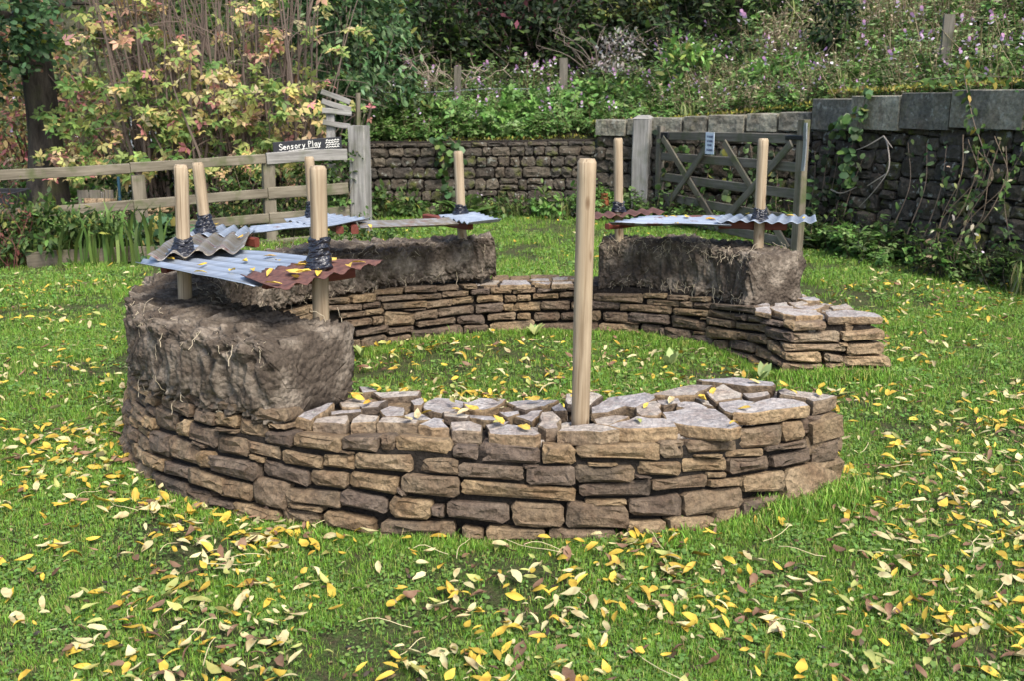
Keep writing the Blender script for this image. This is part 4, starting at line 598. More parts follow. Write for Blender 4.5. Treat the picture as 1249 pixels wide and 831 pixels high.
old_wall('dark mossy rubble wall on the right with large grey coping blocks', W3, lambda u: 1.21 + .17 * min(u * 1.6, 1), lambda L: [(a, b, c / 1.3, d / 1.3) for a, b, c, d in skyline(0, L, 1.3, (.15, .42), (.1, .23), 21)], 0, (4.3, 9, 0),
         [(0., .09, .33, .4, .03), (.092, .19, .335, .4, .05), (.192, .28, .34, .4, .04), (.282, .395, .335, .4, .05), (.397, .52, .34, .4, .03), (.522, .64, .335, .4, .05), (.642, .77, .34, .4, .04), (.772, .88, .335, .4, .04), (.882, 1., .34, .4, .04)])
# ---------------------------------------------------------------- post and rail fence, sign
fen = empty('rail_fence', (-3.9, 10.5, 0), 'weathered grey post and rail fence on the left of the lawn', 'fence')
FL = lambda x: 11.47 + (x + 1.8) * .56
def fz(x, z): return z + (x + 1.8) * .03
def rail(x0, x1, z, h=.1, off=0, m_='railwood'): beam('rail', (x0, FL(x0) - .06 + off, fz(x0, z)), (x1, FL(x1) - .06 + off, fz(x1, z + random.uniform(-.01, .01))), .035, h, M[m_], fen, seg=10, wob=.007)
for z in (.95, .58, .31): rail(-1.86, -2.66, z, .125, m_='greywood' if z > .9 else 'railwood'); rail(-2.67, -3.88, z - .005, .10); rail(-3.885, -6.195, z - .01, .10); rail(-6.205, -8.9, z - .01, .10)
rail(-1.9, -3.2, .03, .10, .01)
for x, h in ((-2.66, .98), (-3.84, .86), (-6.2, .85), (-8.8, .78)): beam('post', (x, FL(x), -.2), (x, FL(x), fz(x, h)), .1, .13, M['railwood'], fen, up=(.9, .45, 0))
beam('end_post', (-1.74, 11.5, -.2), (-1.735, 11.5, 1.26), .2, .19, M['greywood'], fen, up=(.25, 1, 0), ch=.012, wob=.006)
sg = empty('name_board', (-2.27, 11.15, 1.05), 'black board chalked Sensory Play fixed above the top rail', 'sign')
a_, b_ = Vector((-2.60, 11.02, 1.03)), Vector((-1.91, 11.35, 1.075))
bd = beam('board', a_, b_, .022, .135, M['black'], sg, seg=6, wob=.002)
beam('bracket', (-2.05, 11.39, .9), (-2.05, 11.39, 1.2), .03, .06, M['greywood'], sg)
GL = {'S': [[(.5, .85), (.3, 1), (.05, .85), (.1, .62), (.4, .45), (.5, .2), (.25, 0), (0, .12)]], 'e': [[(.06, .28), (.42, .33), (.38, .52), (.22, .58), (.06, .42), (.06, .14), (.22, 0), (.42, .08)]], 'n': [[(.05, 0), (.06, .55)], [(.06, .4), (.25, .58), (.38, .45), (.4, 0)]],
      's': [[(.38, .5), (.2, .6), (.06, .45), (.32, .25), (.3, .05), (.02, .03)]], 'o': [[(.24, .58), (.07, .44), (.05, .16), (.2, 0), (.38, .1), (.42, .4), (.24, .58)]], 'r': [[(.05, .55), (.06, 0)], [(.06, .35), (.2, .56), (.35, .52)]], 'y': [[(.02, .55), (.18, .1)], [(.4, .56), (.2, .05), (.02, -.35)]],
      'P': [[(.05, 0), (.06, 1)], [(.06, .98), (.4, .95), (.45, .65), (.06, .5)]], 'l': [[(.1, 1), (.1, 0)]], 'a': [[(.4, .5), (.2, .58), (.04, .3), (.15, .02), (.38, .3), (.4, .55), (.42, 0)]]}
ux = (b_ - a_).normalized(); fn = Vector((0, 0, 1)).cross(ux); fn = -fn if fn.y > 0 else fn; uz = ux.cross(fn); uz = uz if uz.z > 0 else -uz; mid = (a_ + b_) / 2
def stroke(mb, pts, w_):
    for p, q in zip(pts[:-1], pts[1:]):
        p, q = Vector(p), Vector(q); d = (q - p); n = Vector((-d.y, d.x)).normalized() * w_ / 2; d = d.normalized() * w_ * .3
        def W(v, h): return mid + ux * v.x + uz * v.y + fn * (.0135 + h)
        h0 = .0002 * random.random()
        c = [p - d - n, q + d - n, q + d + n, p - d + n]
        mb.add([W(v, h0 + .003) for v in c] + [W(v, -.001) for v in c], [(0, 1, 2, 3), (0, 4, 5, 1), (1, 5, 6, 2), (2, 6, 7, 3), (3, 7, 4, 0)])
tx = MB(); cx = -.32; hgt_ = .062
for chh in 'Sensory Play':
    if chh == ' ': cx += .024; continue
    for st in GL[chh]: stroke(tx, [(cx + .07 * x_, -.022 + (hgt_ if chh in 'SPl' else hgt_ * 1.0) * y_ + (cx + .32) * .03) for x_, y_ in st], .0068)
    cx += .07 * (.26 if chh == 'l' else .5) + .0078
link('lettering', tx.mesh('lettering', origin=mid), sg, mid, [M['chalk']])
tm = MB()
for q in range(17): x_ = -.22 + q * .021; stroke(tm, [(x_, -.042 + .02 * (q / 17)), (x_ + .009, -.035 + .02 * (q / 17)), (x_ + .017, -.043 + .02 * (q / 17))], .0045)
for q in range(4):
    for k in range(5): x_ = .20 + k * .031 + .008 * (q % 2); y_ = -.035 + q * .024; stroke(tm, [(x_, y_), (x_ + .012, y_ + random.uniform(.004, .012)), (x_ + .022, y_ + random.uniform(-.003, .006))], .0075)
tag(link('chalk_marks', tm.mesh('chalk_marks', origin=mid), sg, mid, [M['chalk']]), kind='stuff')
tr_ = empty('broken_trellis', (-2.1, 11.9, 0), 'pale broken wooden trellis with short slats behind the sign', 'trellis')
beam('upright', (-2.13, 11.9, -.1), (-2.12, 11.9, 1.5), .06, .1, M['greywood'], tr_); beam('upright', (-1.86, 11.95, -.1), (-1.80, 11.98, 1.62), .05, .05, M['railwood'], tr_)
for z, t_ in ((1.26, .0), (1.39, .02), (1.50, -.05), (1.61, -.08)): beam('slat', (-2.2, 11.84, z + .03), (-1.86 - random.uniform(0, .16), 11.86, z - .02 + t_), .02, .06, M['greywood'], tr_)
# ---------------------------------------------------------------- gate
hp = beam('gate_post', (1.70, 13.05, -.2), (1.69, 13.05, 1.30), .23, .23, M['greywood'], None, up=(.55, 1, 0), ch=.015, wob=.006)
tag(hp, 'thick square grey hinge post with chamfered top left of the gate', 'post')
cp = pymesh('post_cap', [(-.115, -.115, 0), (.115, -.115, 0), (.115, .115, 0), (-.115, .115, 0), (-.06, -.06, .045), (.06, -.06, .045), (.06, .06, .045), (-.06, .06, .045)], [(0, 1, 5, 4), (1, 2, 6, 5), (2, 3, 7, 6), (3, 0, 4, 7), (4, 5, 6, 7), (3, 2, 1, 0)])
c_ = link('post_cap', cp, None, (1.69, 13.05, 1.30), [M['greywood']]); c_.parent = hp; c_.matrix_parent_inverse = Matrix.LocRotScale(hp.location, hp.rotation_euler, None).inverted(); c_.rotation_euler = (0, 0, math.atan2(1, .55) - R(90))
gt = empty('field_gate', (2.4, 11.5, 0), 'dark weathered five bar wooden gate standing open with crossed braces', 'gate')
GA, GB = Vector((1.86, 12.8, 0)), Vector((2.93, 10.1, 0)); gd = (GB - GA).normalized(); gn = Vector((gd.y, -gd.x, 0)); gn = -gn if gn.y > 0 else gn
def gp(u, z, o=0): return GA + (GB - GA) * u + Vector((0, 0, z)) + gn * o
top = lambda u: 1.15 + .07 * u
beam('hanging_stile', gp(.012, .1), gp(.012, 1.22), .07, .1, M['gatewood'], gt, up=gd); beam('closing_stile', gp(.985, .02), gp(.985, 1.36), .075, .11, M['railwood'], gt, up=gd)
for f, h in ((1., .1), (.765, .1), (.545, .1), (.33, .1), (.125, .1)): beam('gate_bar', gp(.03, top(0) * f - .05 + (0 if f == 1 else .02)), gp(.965, top(1) * f - .05), .03, h, M['gatewood'], gt, seg=10)
for (u0, z0, u1, z1, o, mt) in ((.05, 1.08, .50, .12, .034, 'railwood'), (.43, 1.08, .07, .12, .062, 'gatewood'), (.52, 1.08, .955, .05, .034, 'railwood'), (.95, 1.12, .51, .12, .062, 'gatewood')): beam('brace', gp(u0, z0, o), gp(u1, z1, o), .024, .085, M[mt], gt, up=gn.cross(gp(u1, z1) - gp(u0, z0)))
beam('hinge', gp(-.03, 1.10, .025), gp(.09, 1.115, .025), .02, .07, M['iron'], gt); beam('latch_strap', gp(.90, 1.175, .03), gp(1.0, 1.18, .05), .02, .045, M['iron'], gt)
beam('latch_plate', gp(1.012, .86, .045), gp(1.014, 1.33, .045), .014, .05, M['zinc'], gt, up=gd)
nb = empty('gate_notice', gp(.44, 1.06, .07), 'small pale blue laminated notice pinned to the top gate bar', 'notice')
beam('notice_sheet', gp(.415, 1.06, .085), gp(.475, 1.063, .085), .004, .245, M['paper'], nb, seg=3, wob=.002)
ink = MB()
for z, k0, k1 in ((1.135, .424, .466), (1.085, .424, .467), (1.04, .430, .458), (.985, .425, .445), (.985, .449, .462)):
    u = k0
    while u < k1: 
        for (za, zb) in ((z - .012, z + .014),):
            p = [gp(u, za, .0885), gp(u + .0042, za, .0885), gp(u + .0042, zb - random.uniform(0, .008), .0885), gp(u, zb, .0885)]; q = [x - gn * .003 for x in p]; ink.add(p + q, [(0, 1, 2, 3), (0, 4, 5, 1), (2, 6, 7, 3), (1, 5, 6, 2), (3, 7, 4, 0)])
        u += .0062
tag(link('printed_lines', ink.mesh('printed_lines', origin=gp(.44, 1.06, .07)), nb, gp(.44, 1.06, .07), [M['ink']]), kind='stuff')
for (x, y, z0, z1, w_, lb) in ((4.60, 11.0, 1.5, 2.42, .11, 'square dark post standing in the flowers on the right hillside'), (-.85, 16.0, 1.2, 2.03, .09, 'left of two thin fence posts in the dark undergrowth'), (.79, 16.0, 1.2, 2.15, .11, 'mossy fence post right of the bramble patch')):
    tag(beam('hillside_post', (x, y, z0), (x + .01, y, z1), w_, w_, M['gatewood'], None, up=(.3, 1, 0)), lb, 'post')
wr_ = MB(); wr_.tube([(x, 15.97, 1.66 + .03 * math.sin((x + .85) / 1.64 * 3.14)) for x in np.linspace(-2.2, .79, 24)], .004, 4)
for x in np.linspace(-2.1, .7, 26): wr_.tube([(x, 15.95, 1.64), (x + .01, 15.99, 1.70)], .003, 3)
tag(link('barbed_wire', wr_.mesh('barbed_wire'), mats=[M['zinc']]), 'slack barbed wire strung between the thin posts', 'wire')
# things beyond the fence
st_ = empty('stone_pile', (-4.6, 11.6, 0), 'small stack of tan stones seen between the fence rails', 'stone pile')
for k in range(26):
    r_, c__ = divmod(k, 6); x0 = -4.95 + c__ * .155 + .06 * (r_ % 2); z0 = r_ * .085 + .02
    rock('stone', [(x0, 11.55, z0 + .08), (x0 + .15, 11.55, z0 + .08), (x0 + .15, 11.53, z0), (x0, 11.53, z0)], (0, -1, .1), .2, M['end'], st_, 8)
bx = empty('planter_box', (-5.9, 11.2, 0), 'dark boxy planter behind the fence at the left edge', 'planter')
for dx in (0, .72): beam('end_board', (-6.25 + dx, 11.0, .3), (-6.25 + dx, 11.5, .3), .03, .5, M['dark'], bx)
for dy in (0, .5): beam('side_board', (-6.25, 11.0 + dy, .3), (-5.53, 11.0 + dy, .3), .03, .52, M['dark'], bx)
beam('base_board', (-6.25, 11.25, .06), (-5.53, 11.25, .06), .5, .03, M['dark'], bx)
gb = empty('plank_crate', (-4.95, 11.9, 0), 'grey plank crate with a blue pole beside the tree foot', 'crate')
for k in range(3): beam('plank', (-5.1 + k * .15, 11.9, .02), (-5.1 + k * .15, 11.9, .5), .03, .13, M['gatewood'], gb, up=(1, 0, 0))
beam('side_plank', (-5.1, 11.94, .12), (-4.8, 11.94, .12), .03, .1, M['greywood'], gb); beam('side_plank', (-5.1, 11.94, .42), (-4.8, 11.94, .42), .03, .1, M['greywood'], gb)
beam('pole', (-4.68, 11.9, 0), (-4.66, 11.9, .66), .03, .03, M['blue'], gb)
tb = empty('slatted_bench', (-5.1, 14.5, 0), 'white slatted bench glimpsed through the autumn shrub', 'bench')
for k in range(4): beam('slat', (-5.45, 14.5 - k * .03, .95 + k * .11), (-4.7, 14.5 - k * .03, .99 + k * .11), .02, .05, M['white'], tb)
for k in range(3): beam('seat_slat', (-5.45, 14.15 + k * .1, .5), (-4.7, 14.15 + k * .1, .5), .08, .03, M['white'], tb)
for x in (-5.4, -4.75): beam('leg', (x, 14.5, 0), (x, 14.42, 1.35), .04, .04, M['white'], tb); beam('leg', (x, 14.15, 0), (x, 14.15, .48), .04, .04, M['white'], tb)
tag(beam('ground_board', (-4.6, 9.35, .07), (-3.35, 9.75, .09), .05, .15, M['railwood'], None, wob=.01), 'grey weathered board lying at the lawn edge below the fence', 'board')
pt = MB(); a = np.linspace(0, 2 * math.pi, 16, endpoint=False); prof = [(.04, 0), (.06, .06), (.068, .18), (.062, .25), (.045, .3), (.042, .33), (.05, .35), (.04, .35)]
V = np.array([(r * math.cos(t), r * math.sin(t), z) for r, z in prof for t in a]); pt.add(V, [(i * 16 + j, i * 16 + (j + 1) % 16, i * 16 + 16 + (j + 1) % 16, i * 16 + 16 + j) for i in range(7) for j in range(16)] + [tuple(range(16))[::-1]])
tag(link('clay_jar', pt.mesh('clay_jar', True), None, (1.21, 13.1, 0), [M['orange']]), 'small orange clay jar in shade left of the gate post', 'jar')
# ---------------------------------------------------------------- foliage
TPL = {
 'quad': (np.array([(0, 0, 0), (.45, .25, .06), (1, 0, -.04), (.45, -.25, .06)]), [(0, 3, 1), (1, 3, 2)]),
 'leaf': (np.array([(0, 0, 0), (.3, .2, .05), (.3, -.2, .05), (.7, .17, .04), (.7, -.17, .04), (1, 0, -.08)]), [(0, 2, 1), (1, 2, 3), (3, 2, 4), (3, 4, 5)]),
 'round': (np.array([(0, 0, 0), (.25, .34, .06), (.25, -.34, .06), (.75, .34, .05), (.75, -.34, .05), (1, 0, -.05)]), [(0, 2, 1), (1, 2, 3), (3, 2, 4), (3, 4, 5)]),
 'strap': (np.array([(0, .03, 0), (0, -.03, 0), (.4, .035, .3), (.4, -.035, .3), (.75, .025, .38), (.75, -.025, .38), (1, 0, .3)]), [(0, 1, 2), (2, 1, 3), (2, 3, 4), (4, 3, 5), (4, 5, 6)]),
}
def fan(angs, lens, w_=.17):
    V = []; F = []
    for a, l in zip(angs, lens):
        c, s = math.cos(R(a)), math.sin(R(a)); k = len(V)
        for x, y, z in ((.05, 0, 0), (.5, w_, .05), (1, 0, -.06), (.5, -w_, .05)): V.append((l * (x * c - y * s), l * (x * s + y * c), z))
        F += [(k, k + 3, k + 1), (k + 1, k + 3, k + 2)]
    return np.array(V), F
TPL['maple'] = fan((-95, -48, 0, 48, 95), (.55, .8, 1, .8, .55)); TPL['three'] = fan((-65, 0, 65), (.8, 1, .8), .24)
def pinn():
    V = []; F = []
    for x in (.25, .5, .75):
        for s in (-1, 1):
            k = len(V); V += [(x, 0, 0), (x + .17, s * .12, .03), (x + .25, s * .38, -.04), (x + .05, s * .25, .03)]; F += [(k, k + 1, k + 3), (k + 1, k + 2, k + 3)]
    k = len(V); V += [(.8, 0, 0), (.9, .1, .02), (1.15, 0, -.04), (.9, -.1, .02)]; F += [(k, k + 3, k + 1), (k + 1, k + 3, k + 2)]; return np.array(V), F
TPL['pinnate'] = pinn()
def leaves(P, D_, U, size, col, tpl='quad'):
    """returns V, F, col for a batch of leaves: at P, pointing along D_, upper side towards U"""
    T, F = TPL[tpl]; F = np.array(F); D_ = norm(D_); S_ = norm(np.cross(U, D_)); Z = np.cross(D_, S_); n, k = len(P), len(T)
    sz = np.asarray(size)[:, None, None]
    V = P[:, None] + sz * (T[None, :, 0:1] * D_[:, None] + T[None, :, 1:2] * S_[:, None] + T[None, :, 2:3] * Z[:, None])
    return V.reshape(-1, 3), (F[None] + (np.arange(n) * k)[:, None, None]).reshape(-1, 3), np.repeat(col, k, 0)
def pick(cols, n, var=.18):
    cols = np.array([c[:3] for c in cols]), np.array([c[3] if len(c) > 3 else 1. for c in cols])
    i = rng.choice(len(cols[0]), n, p=cols[1] / cols[1].sum()); return np.clip(cols[0][i] * (1 + rng.normal(0, var, (n, 1))) * (1 + rng.normal(0, .07, (n, 3))), .004, .95)
def join(parts):
    V = []; F = []; c = []; n = 0
    for v, f, k in parts: V.append(v); F.append(f + n); c.append(k); n += len(v)
    return np.vstack(V), np.vstack(F), np.vstack(c)
def tubes_np(lines, rad, n=4, col=(.1, .08, .06)):
    mb = MB()
    for l, r in zip(lines, rad): mb.tube(l, r, n, col, False)
    return mb
def clump_pts(n, center, rad, k, cr, shell=.5):
    """n leaf places in k clumps through an ellipsoid, with gaps between the clumps"""
    d = norm(rng.normal(size=(k, 3))); r = rng.uniform(shell, 1, (k, 1)) ** .6; cc = d * r
    i = rng.integers(0, k, n); off = rng.normal(0, .5, (n, 3)) * cr * rng.uniform(.6, 1.4, k)[i][:, None]
    p = np.array(center) + cc[i] * np.array(rad) + off; return p, norm(cc[i] + .35 * off / cr), i
def bush(name, label, cat, base, center, rad, n, k, size, cols, tpl='quad', cr=.25, stems=12, stem_col=(.09, .07, .055), r0=.02, group=None, shell=.35, droop=.2, zmin=.03, spread=.15):
    t = empty(name, base, label, cat, group); P, Dn, ci = clump_pts(n, center, rad, k, cr, shell); P[:, 2] = np.maximum(P[:, 2], base[2] + zmin + rng.random(n) * .1)
    d = norm(Dn * .6 + rng.normal(0, .6, (n, 3)) + np.array([0, 0, -droop])); u = norm(np.array([0, 0, 1.]) + rng.normal(0, .55, (n, 3)) + Dn * .4)
    cl = pick(cols, n); tint = (1 + rng.normal(0, .16, k))[ci][:, None]; V, F, c = leaves(P, d, u, size * rng.uniform(.6, 1.3, n), cl * tint, tpl)
    o = link('crown' if 'tree' in name else 'foliage', trimesh('foliage', V - np.array(base), F, c), t, base, [M['leaf']]); tag(o, kind='stuff')
    if stems:
        ls = []; rs = []
        for q in range(stems):
            b = np.array(base) + np.array([random.uniform(-1, 1) * spread, random.uniform(-1, 1) * spread, -.05]); e = P[random.randrange(n)]; m_ = (b + e) / 2 + rng.normal(0, .12, 3) + np.array([0, 0, .1 * abs(e[2] - b[2])])
            ls.append(catmull([b, b * .6 + m_ * .4 + rng.normal(0, .03, 3), m_, m_ * .4 + e * .6, e], 4)); rs.append(np.linspace(r0 * random.uniform(.5, 1), r0 * .15, len(ls[-1])))
        link('stems', tubes_np(ls, rs, 5, stem_col).mesh('stems', origin=base), t, base, [M['drystem']])
    return t
GREEN = [(.055, .105, .025, 3), (.075, .13, .03, 3), (.10, .16, .045, 2), (.04, .075, .022, 2), (.16, .17, .04, .6)]
DARK = [(.016, .03, .012, 4), (.025, .04, .016, 3), (.04, .065, .024, 2), (.022, .03, .016, 2)]
HOLLY = [(.06, .125, .045, 4), (.095, .165, .06, 3), (.17, .24, .12, 1.8), (.035, .07, .03, 2)]
AUT = [(.48, .41, .15, 3), (.54, .44, .24, 2.6), (.54, .33, .21, 2.2), (.46, .2, .18, 1.2), (.22, .29, .08, 3.2), (.11, .19, .05, 3), (.33, .36, .11, 3)]
# --- large autumn shrub: many upright stems
base = (-3.55, 12.9, 0); t = empty('autumn_shrub', base, 'tall many stemmed shrub with yellow, peach and green autumn leaves', 'shrub')
ls = []; rs = []; tips = []
for q in range(170):
    cx = random.choice((-1.1, -.55, -.1, .35, .8)); b = np.array([-3.55 + cx + random.gauss(0, .13), 12.9 + random.gauss(0, .25), -.05]); hgt = random.uniform(1.7, 4.2); ln = (cx * .25 + random.gauss(0, .38), random.gauss(-.1, .3))
    p = [b + np.array([ln[0] * s_ ** 1.4 + .06 * math.sin(s_ * 6 + q), ln[1] * s_ ** 1.4, hgt * s_]) for s_ in np.linspace(0, 1, 9)]; ls.append(np.array(p)); rs.append(np.linspace(random.uniform(.012, .034), .004, 9))
    for s_ in range(3, 9): tips.append(p[s_])
    if random.random() < .8:
        for z in range(2):
            i0 = random.randrange(3, 8); d_ = norm(np.array([random.gauss(0, 1), random.gauss(-.5, .8), random.uniform(-.1, .9)])); L_ = random.uniform(.3, .9); tw = [p[i0] + d_ * L_ * s_ + np.array([0, 0, -.15 * s_ * s_]) for s_ in np.linspace(0, 1, 5)]
            ls.append(np.array(tw)); rs.append(np.linspace(.007, .0025, 5)); tips += [tw[3], tw[4], tw[4]]
link('stems', tubes_np(ls, rs, 5, (.16, .12, .098)).mesh('stems', origin=base), t, base, [M['drystem']])
tips = np.array(tips); K = 300; cc = tips[rng.integers(0, len(tips), K)] + rng.normal(0, .22, (K, 3)) + np.array([0, -.15, 0])
low = rng.random(K) < .36; cc[low, 2] = .7 + 1.1 * rng.random(low.sum()) ** 1.2; cc[low, 0] = rng.uniform(-5.7, -2.5, low.sum()); cc[low, 1] = rng.uniform(11.9, 12.6, low.sum()); cc = cc[cc[:, 2] > .7]; K = len(cc)
hue = (fbm(cc * 1.1, 2) + rng.normal(0, .45, K)); n = 2900; i = rng.integers(0, K, n); tdir = norm(rng.normal(0, 1, (K, 3)) * (1, 1, .35) + (0, -.3, -.25)); P = cc[i] + tdir[i] * rng.uniform(0, .42, (n, 1)) + rng.normal(0, .03, (n, 3))
ca, cb, cg = pick(AUT[:4], n, .15), pick(AUT[4:6], n, .15), pick([AUT[6], AUT[0], AUT[4]], n, .15); hh = (hue[i] + rng.normal(0, .25, n))[:, None]
cl = np.where(hh > .25, ca, np.where(hh < -.3, cb, cg))
V, F, c = leaves(P, rng.normal(0, 1, (n, 3)) + np.array([0, -.5, -.45]), np.array([0, -.5, 1.]) + rng.normal(0, .5, (n, 3)), rng.uniform(.07, .15, n), cl, 'three')
tag(link('foliage', trimesh('foliage', V - np.array(base), F, c), t, base, [M['leaf']]), kind='stuff')
# --- big tree on the left
base = (-5.86, 12.6, 0); t = empty('broadleaf_tree', base, 'thick dark mossy trunked tree behind the left fence end', 'tree')
mb = MB(); th = np.linspace(0, 2 * math.pi, 20, endpoint=False); V = []
for k, z in enumerate(np.linspace(-.1, 4.6, 30)):
    r = .18 + .15 * math.exp(-max(z, 0) * 1.8) ; rr = r * (1 + .13 * noise3(np.c_[np.cos(th) * 1.6, np.sin(th) * 1.6, np.full(20, z * .9)]) + .07 * noise3(np.c_[np.cos(th) * 5, np.sin(th) * 5, np.full(20, z * 3)]))
    hol = np.exp(-((th - 4.9) / .35) ** 2 - ((z - 1.15) / .22) ** 2) * .12; V.append(np.c_[(rr - hol) * np.cos(th) + .06 * math.sin(z), (rr - hol) * np.sin(th), np.full(20, z)])
mb.add(np.vstack(V), [(i * 20 + j, i * 20 + (j + 1) % 20, i * 20 + 20 + (j + 1) % 20, i * 20 + 20 + j) for i in range(29) for j in range(20)])
for q in range(14):
    z = random.uniform(1.5, 4.4); a_ = random.uniform(0, 6.28); L_ = random.uniform(.8, 1.9); p = [np.array([.1 * math.cos(a_) + L_ * s_ * math.cos(a_), .1 * math.sin(a_) + L_ * s_ * math.sin(a_), z + .55 * L_ * s_ - .35 * L_ * s_ * s_ + .05 * math.sin(7 * s_)]) for s_ in np.linspace(0, 1, 7)]; mb.tube(p, np.linspace(random.uniform(.03, .06), .008, 7), 6)
link('trunk', mb.mesh('trunk', True), t, base, [M['bark']])
parts = []
for ctr, rad, n in (((-6.0, 11.7, 2.6), (1.0, .7, .75), 2600), ((-6.6, 12.3, 1.9), (.5, .6, .7), 900), ((-5.2, 12.8, 4.2), (2.2, 2, 1.0), 3500)):
    P, Dn, ci = clump_pts(n, ctr, rad, 60, .2, .2); parts.append(leaves(P, Dn + rng.normal(0, .7, (n, 3)), np.array([0, -.3, 1.]) + rng.normal(0, .5, (n, 3)), rng.uniform(.05, .1, n), pick([(.06, .12, .045, 4), (.10, .17, .075, 2), (.035, .07, .03, 2), (.3, .28, .05, .5), (.3, .15, .1, .25)], n), 'round'))
V, F, c = join(parts); tag(link('crown', trimesh('crown', V - np.array(base), F, c), t, base, [M['leaf']]), kind='stuff')
# --- further shrubs and trees
bush('red_shrub', 'pink and yellow leaved shrub far left beyond the trunk', 'shrub', (-7.3, 15.5, 0), (-7.3, 15.5, 1.3), (1.5, .9, 1.3), 3200, 60, .11, [(.34, .13, .12, 2), (.42, .30, .14, 2), (.3, .2, .08, 2), (.16, .17, .05, 2)], 'leaf', .25, 26, (.15, .06, .06))
bush('leafy_tree', 'glossy green leaved tree above the sign and big end post', 'tree', (-2.35, 14.3, 0), (-2.25, 14.2, 2.7), (1.15, .9, 1.6), 7500, 90, .105, HOLLY, 'leaf', .24, 22, (.16, .13, .10), .035)
bush('leafy_tree', 'dense green tree rising behind the autumn shrub', 'tree', (-4.4, 17.5, 0), (-4.3, 17.5, 3.1), (2.6, 1.2, 2.2), 8000, 110, .14, GREEN + [(.2, .2, .05, 1.5)], 'leaf', .35, 20, (.1, .08, .06), .05)
bush('leafy_tree', 'pale green tree far behind the left trunk', 'tree', (-8.5, 20, 0), (-8.4, 20, 2.9), (3.2, 1.5, 2.2), 6500, 90, .16, [(.12, .16, .05, 3), (.2, .2, .07, 2), (.3, .24, .1, 1), (.07, .1, .04, 2)], 'leaf', .4, 20, (.1, .08, .06), .05)
bush('leafy_tree', 'large green tree beyond the far left end of the fence', 'tree', (-11.5, 17, 0), (-11.4, 17, 2.6), (2.6, 1.5, 2.2), 5000, 80, .16, GREEN, 'leaf', .4, 20, (.1, .08, .06), .05)
bush('bramble_shrub', 'low bramble growing through the rails beside the end post', 'shrub', (-2.15, 11.75, 0), (-2.1, 11.6, .62), (.5, .32, .42), 620, 46, .085, GREEN + [(.13, .2, .06, 2)], 'three', .1, 16, (.12, .1, .06), .007)
bush('bramble_shrub', 'leafy green undergrowth below the fence right of centre post', 'shrub', (-3.1, 11.5, 0), (-3.0, 11.6, .45), (.8, .4, .4), 1500, 60, .075, GREEN + [(.2, .2, .07, 2), (.25, .17, .1, .6)], 'leaf', .14, 20, (.14, .1, .08), .007)
bush('bramble_shrub', 'dark tangle behind the fence under the autumn shrub', 'shrub', (-4.3, 12.6, 0), (-4.2, 12.9, .5), (1.3, .5, .45), 1800, 60, .08, DARK + GREEN[:2], 'leaf', .18, 20)
bush('weed_clump', 'tall mixed weeds at the left lawn edge before the fence', 'weeds', (-4.6, 9.7, 0), (-4.55, 9.6, .28), (.75, .35, .3), 1700, 70, .085, GREEN + [(.04, .08, .02, 3), (.25, .26, .06, .6)], 'leaf', .12, 24, (.1, .1, .04), .006)
bush('weed_clump', 'broad leaved weeds between lawn board and fence post', 'weeds', (-3.7, 10.0, 0), (-3.6, 10.0, .16), (.5, .25, .18), 520, 40, .1, [(.06, .12, .055, 3), (.08, .14, .05, 2), (.3, .28, .08, .4)], 'round', .1, 10, (.1, .1, .04), .006)
bush('weed_clump', 'green weeds round the foot of the big end post', 'weeds', (-1.7, 11.1, 0), (-1.65, 11.1, .1), (.6, .25, .14), 700, 50, .06, GREEN + [(.4, .3, .06, .5)], 'leaf', .08, 0)
bush('red_stem_weeds', 'thin red stemmed dock standing at the left edge', 'weeds', (-4.75, 9.35, 0), (-4.75, 9.35, .5), (.28, .15, .35), 240, 30, .05, [(.16, .06, .05, 2), (.2, .12, .06, 1), (.08, .1, .03, 1)], 'leaf', .07, 16, (.13, .05, .045), .006)
# strap leaved clump
base = (-4.0, 9.55, 0); n = 110; a_ = rng.uniform(0, 6.28, n); P = np.c_[-4.05 + rng.normal(0, .28, n), 9.6 + rng.normal(0, .12, n), np.zeros(n)]
V, F, c = leaves(P, np.c_[np.cos(a_) * .6, np.sin(a_) * .6, rng.uniform(.4, 1.3, n)], np.c_[-np.cos(a_) * .3, -np.sin(a_) * .3, np.ones(n)], rng.uniform(.3, .6, n), pick([(.09, .15, .035, 2), (.14, .2, .05, 2), (.06, .11, .03, 1)], n), 'strap')
tag(link('strap_leaf_clump', trimesh('strap_leaf_clump', V - np.array(base), F, c), None, base, [M['leaf']]), 'clump of arching strap leaves before the fence', 'plant')
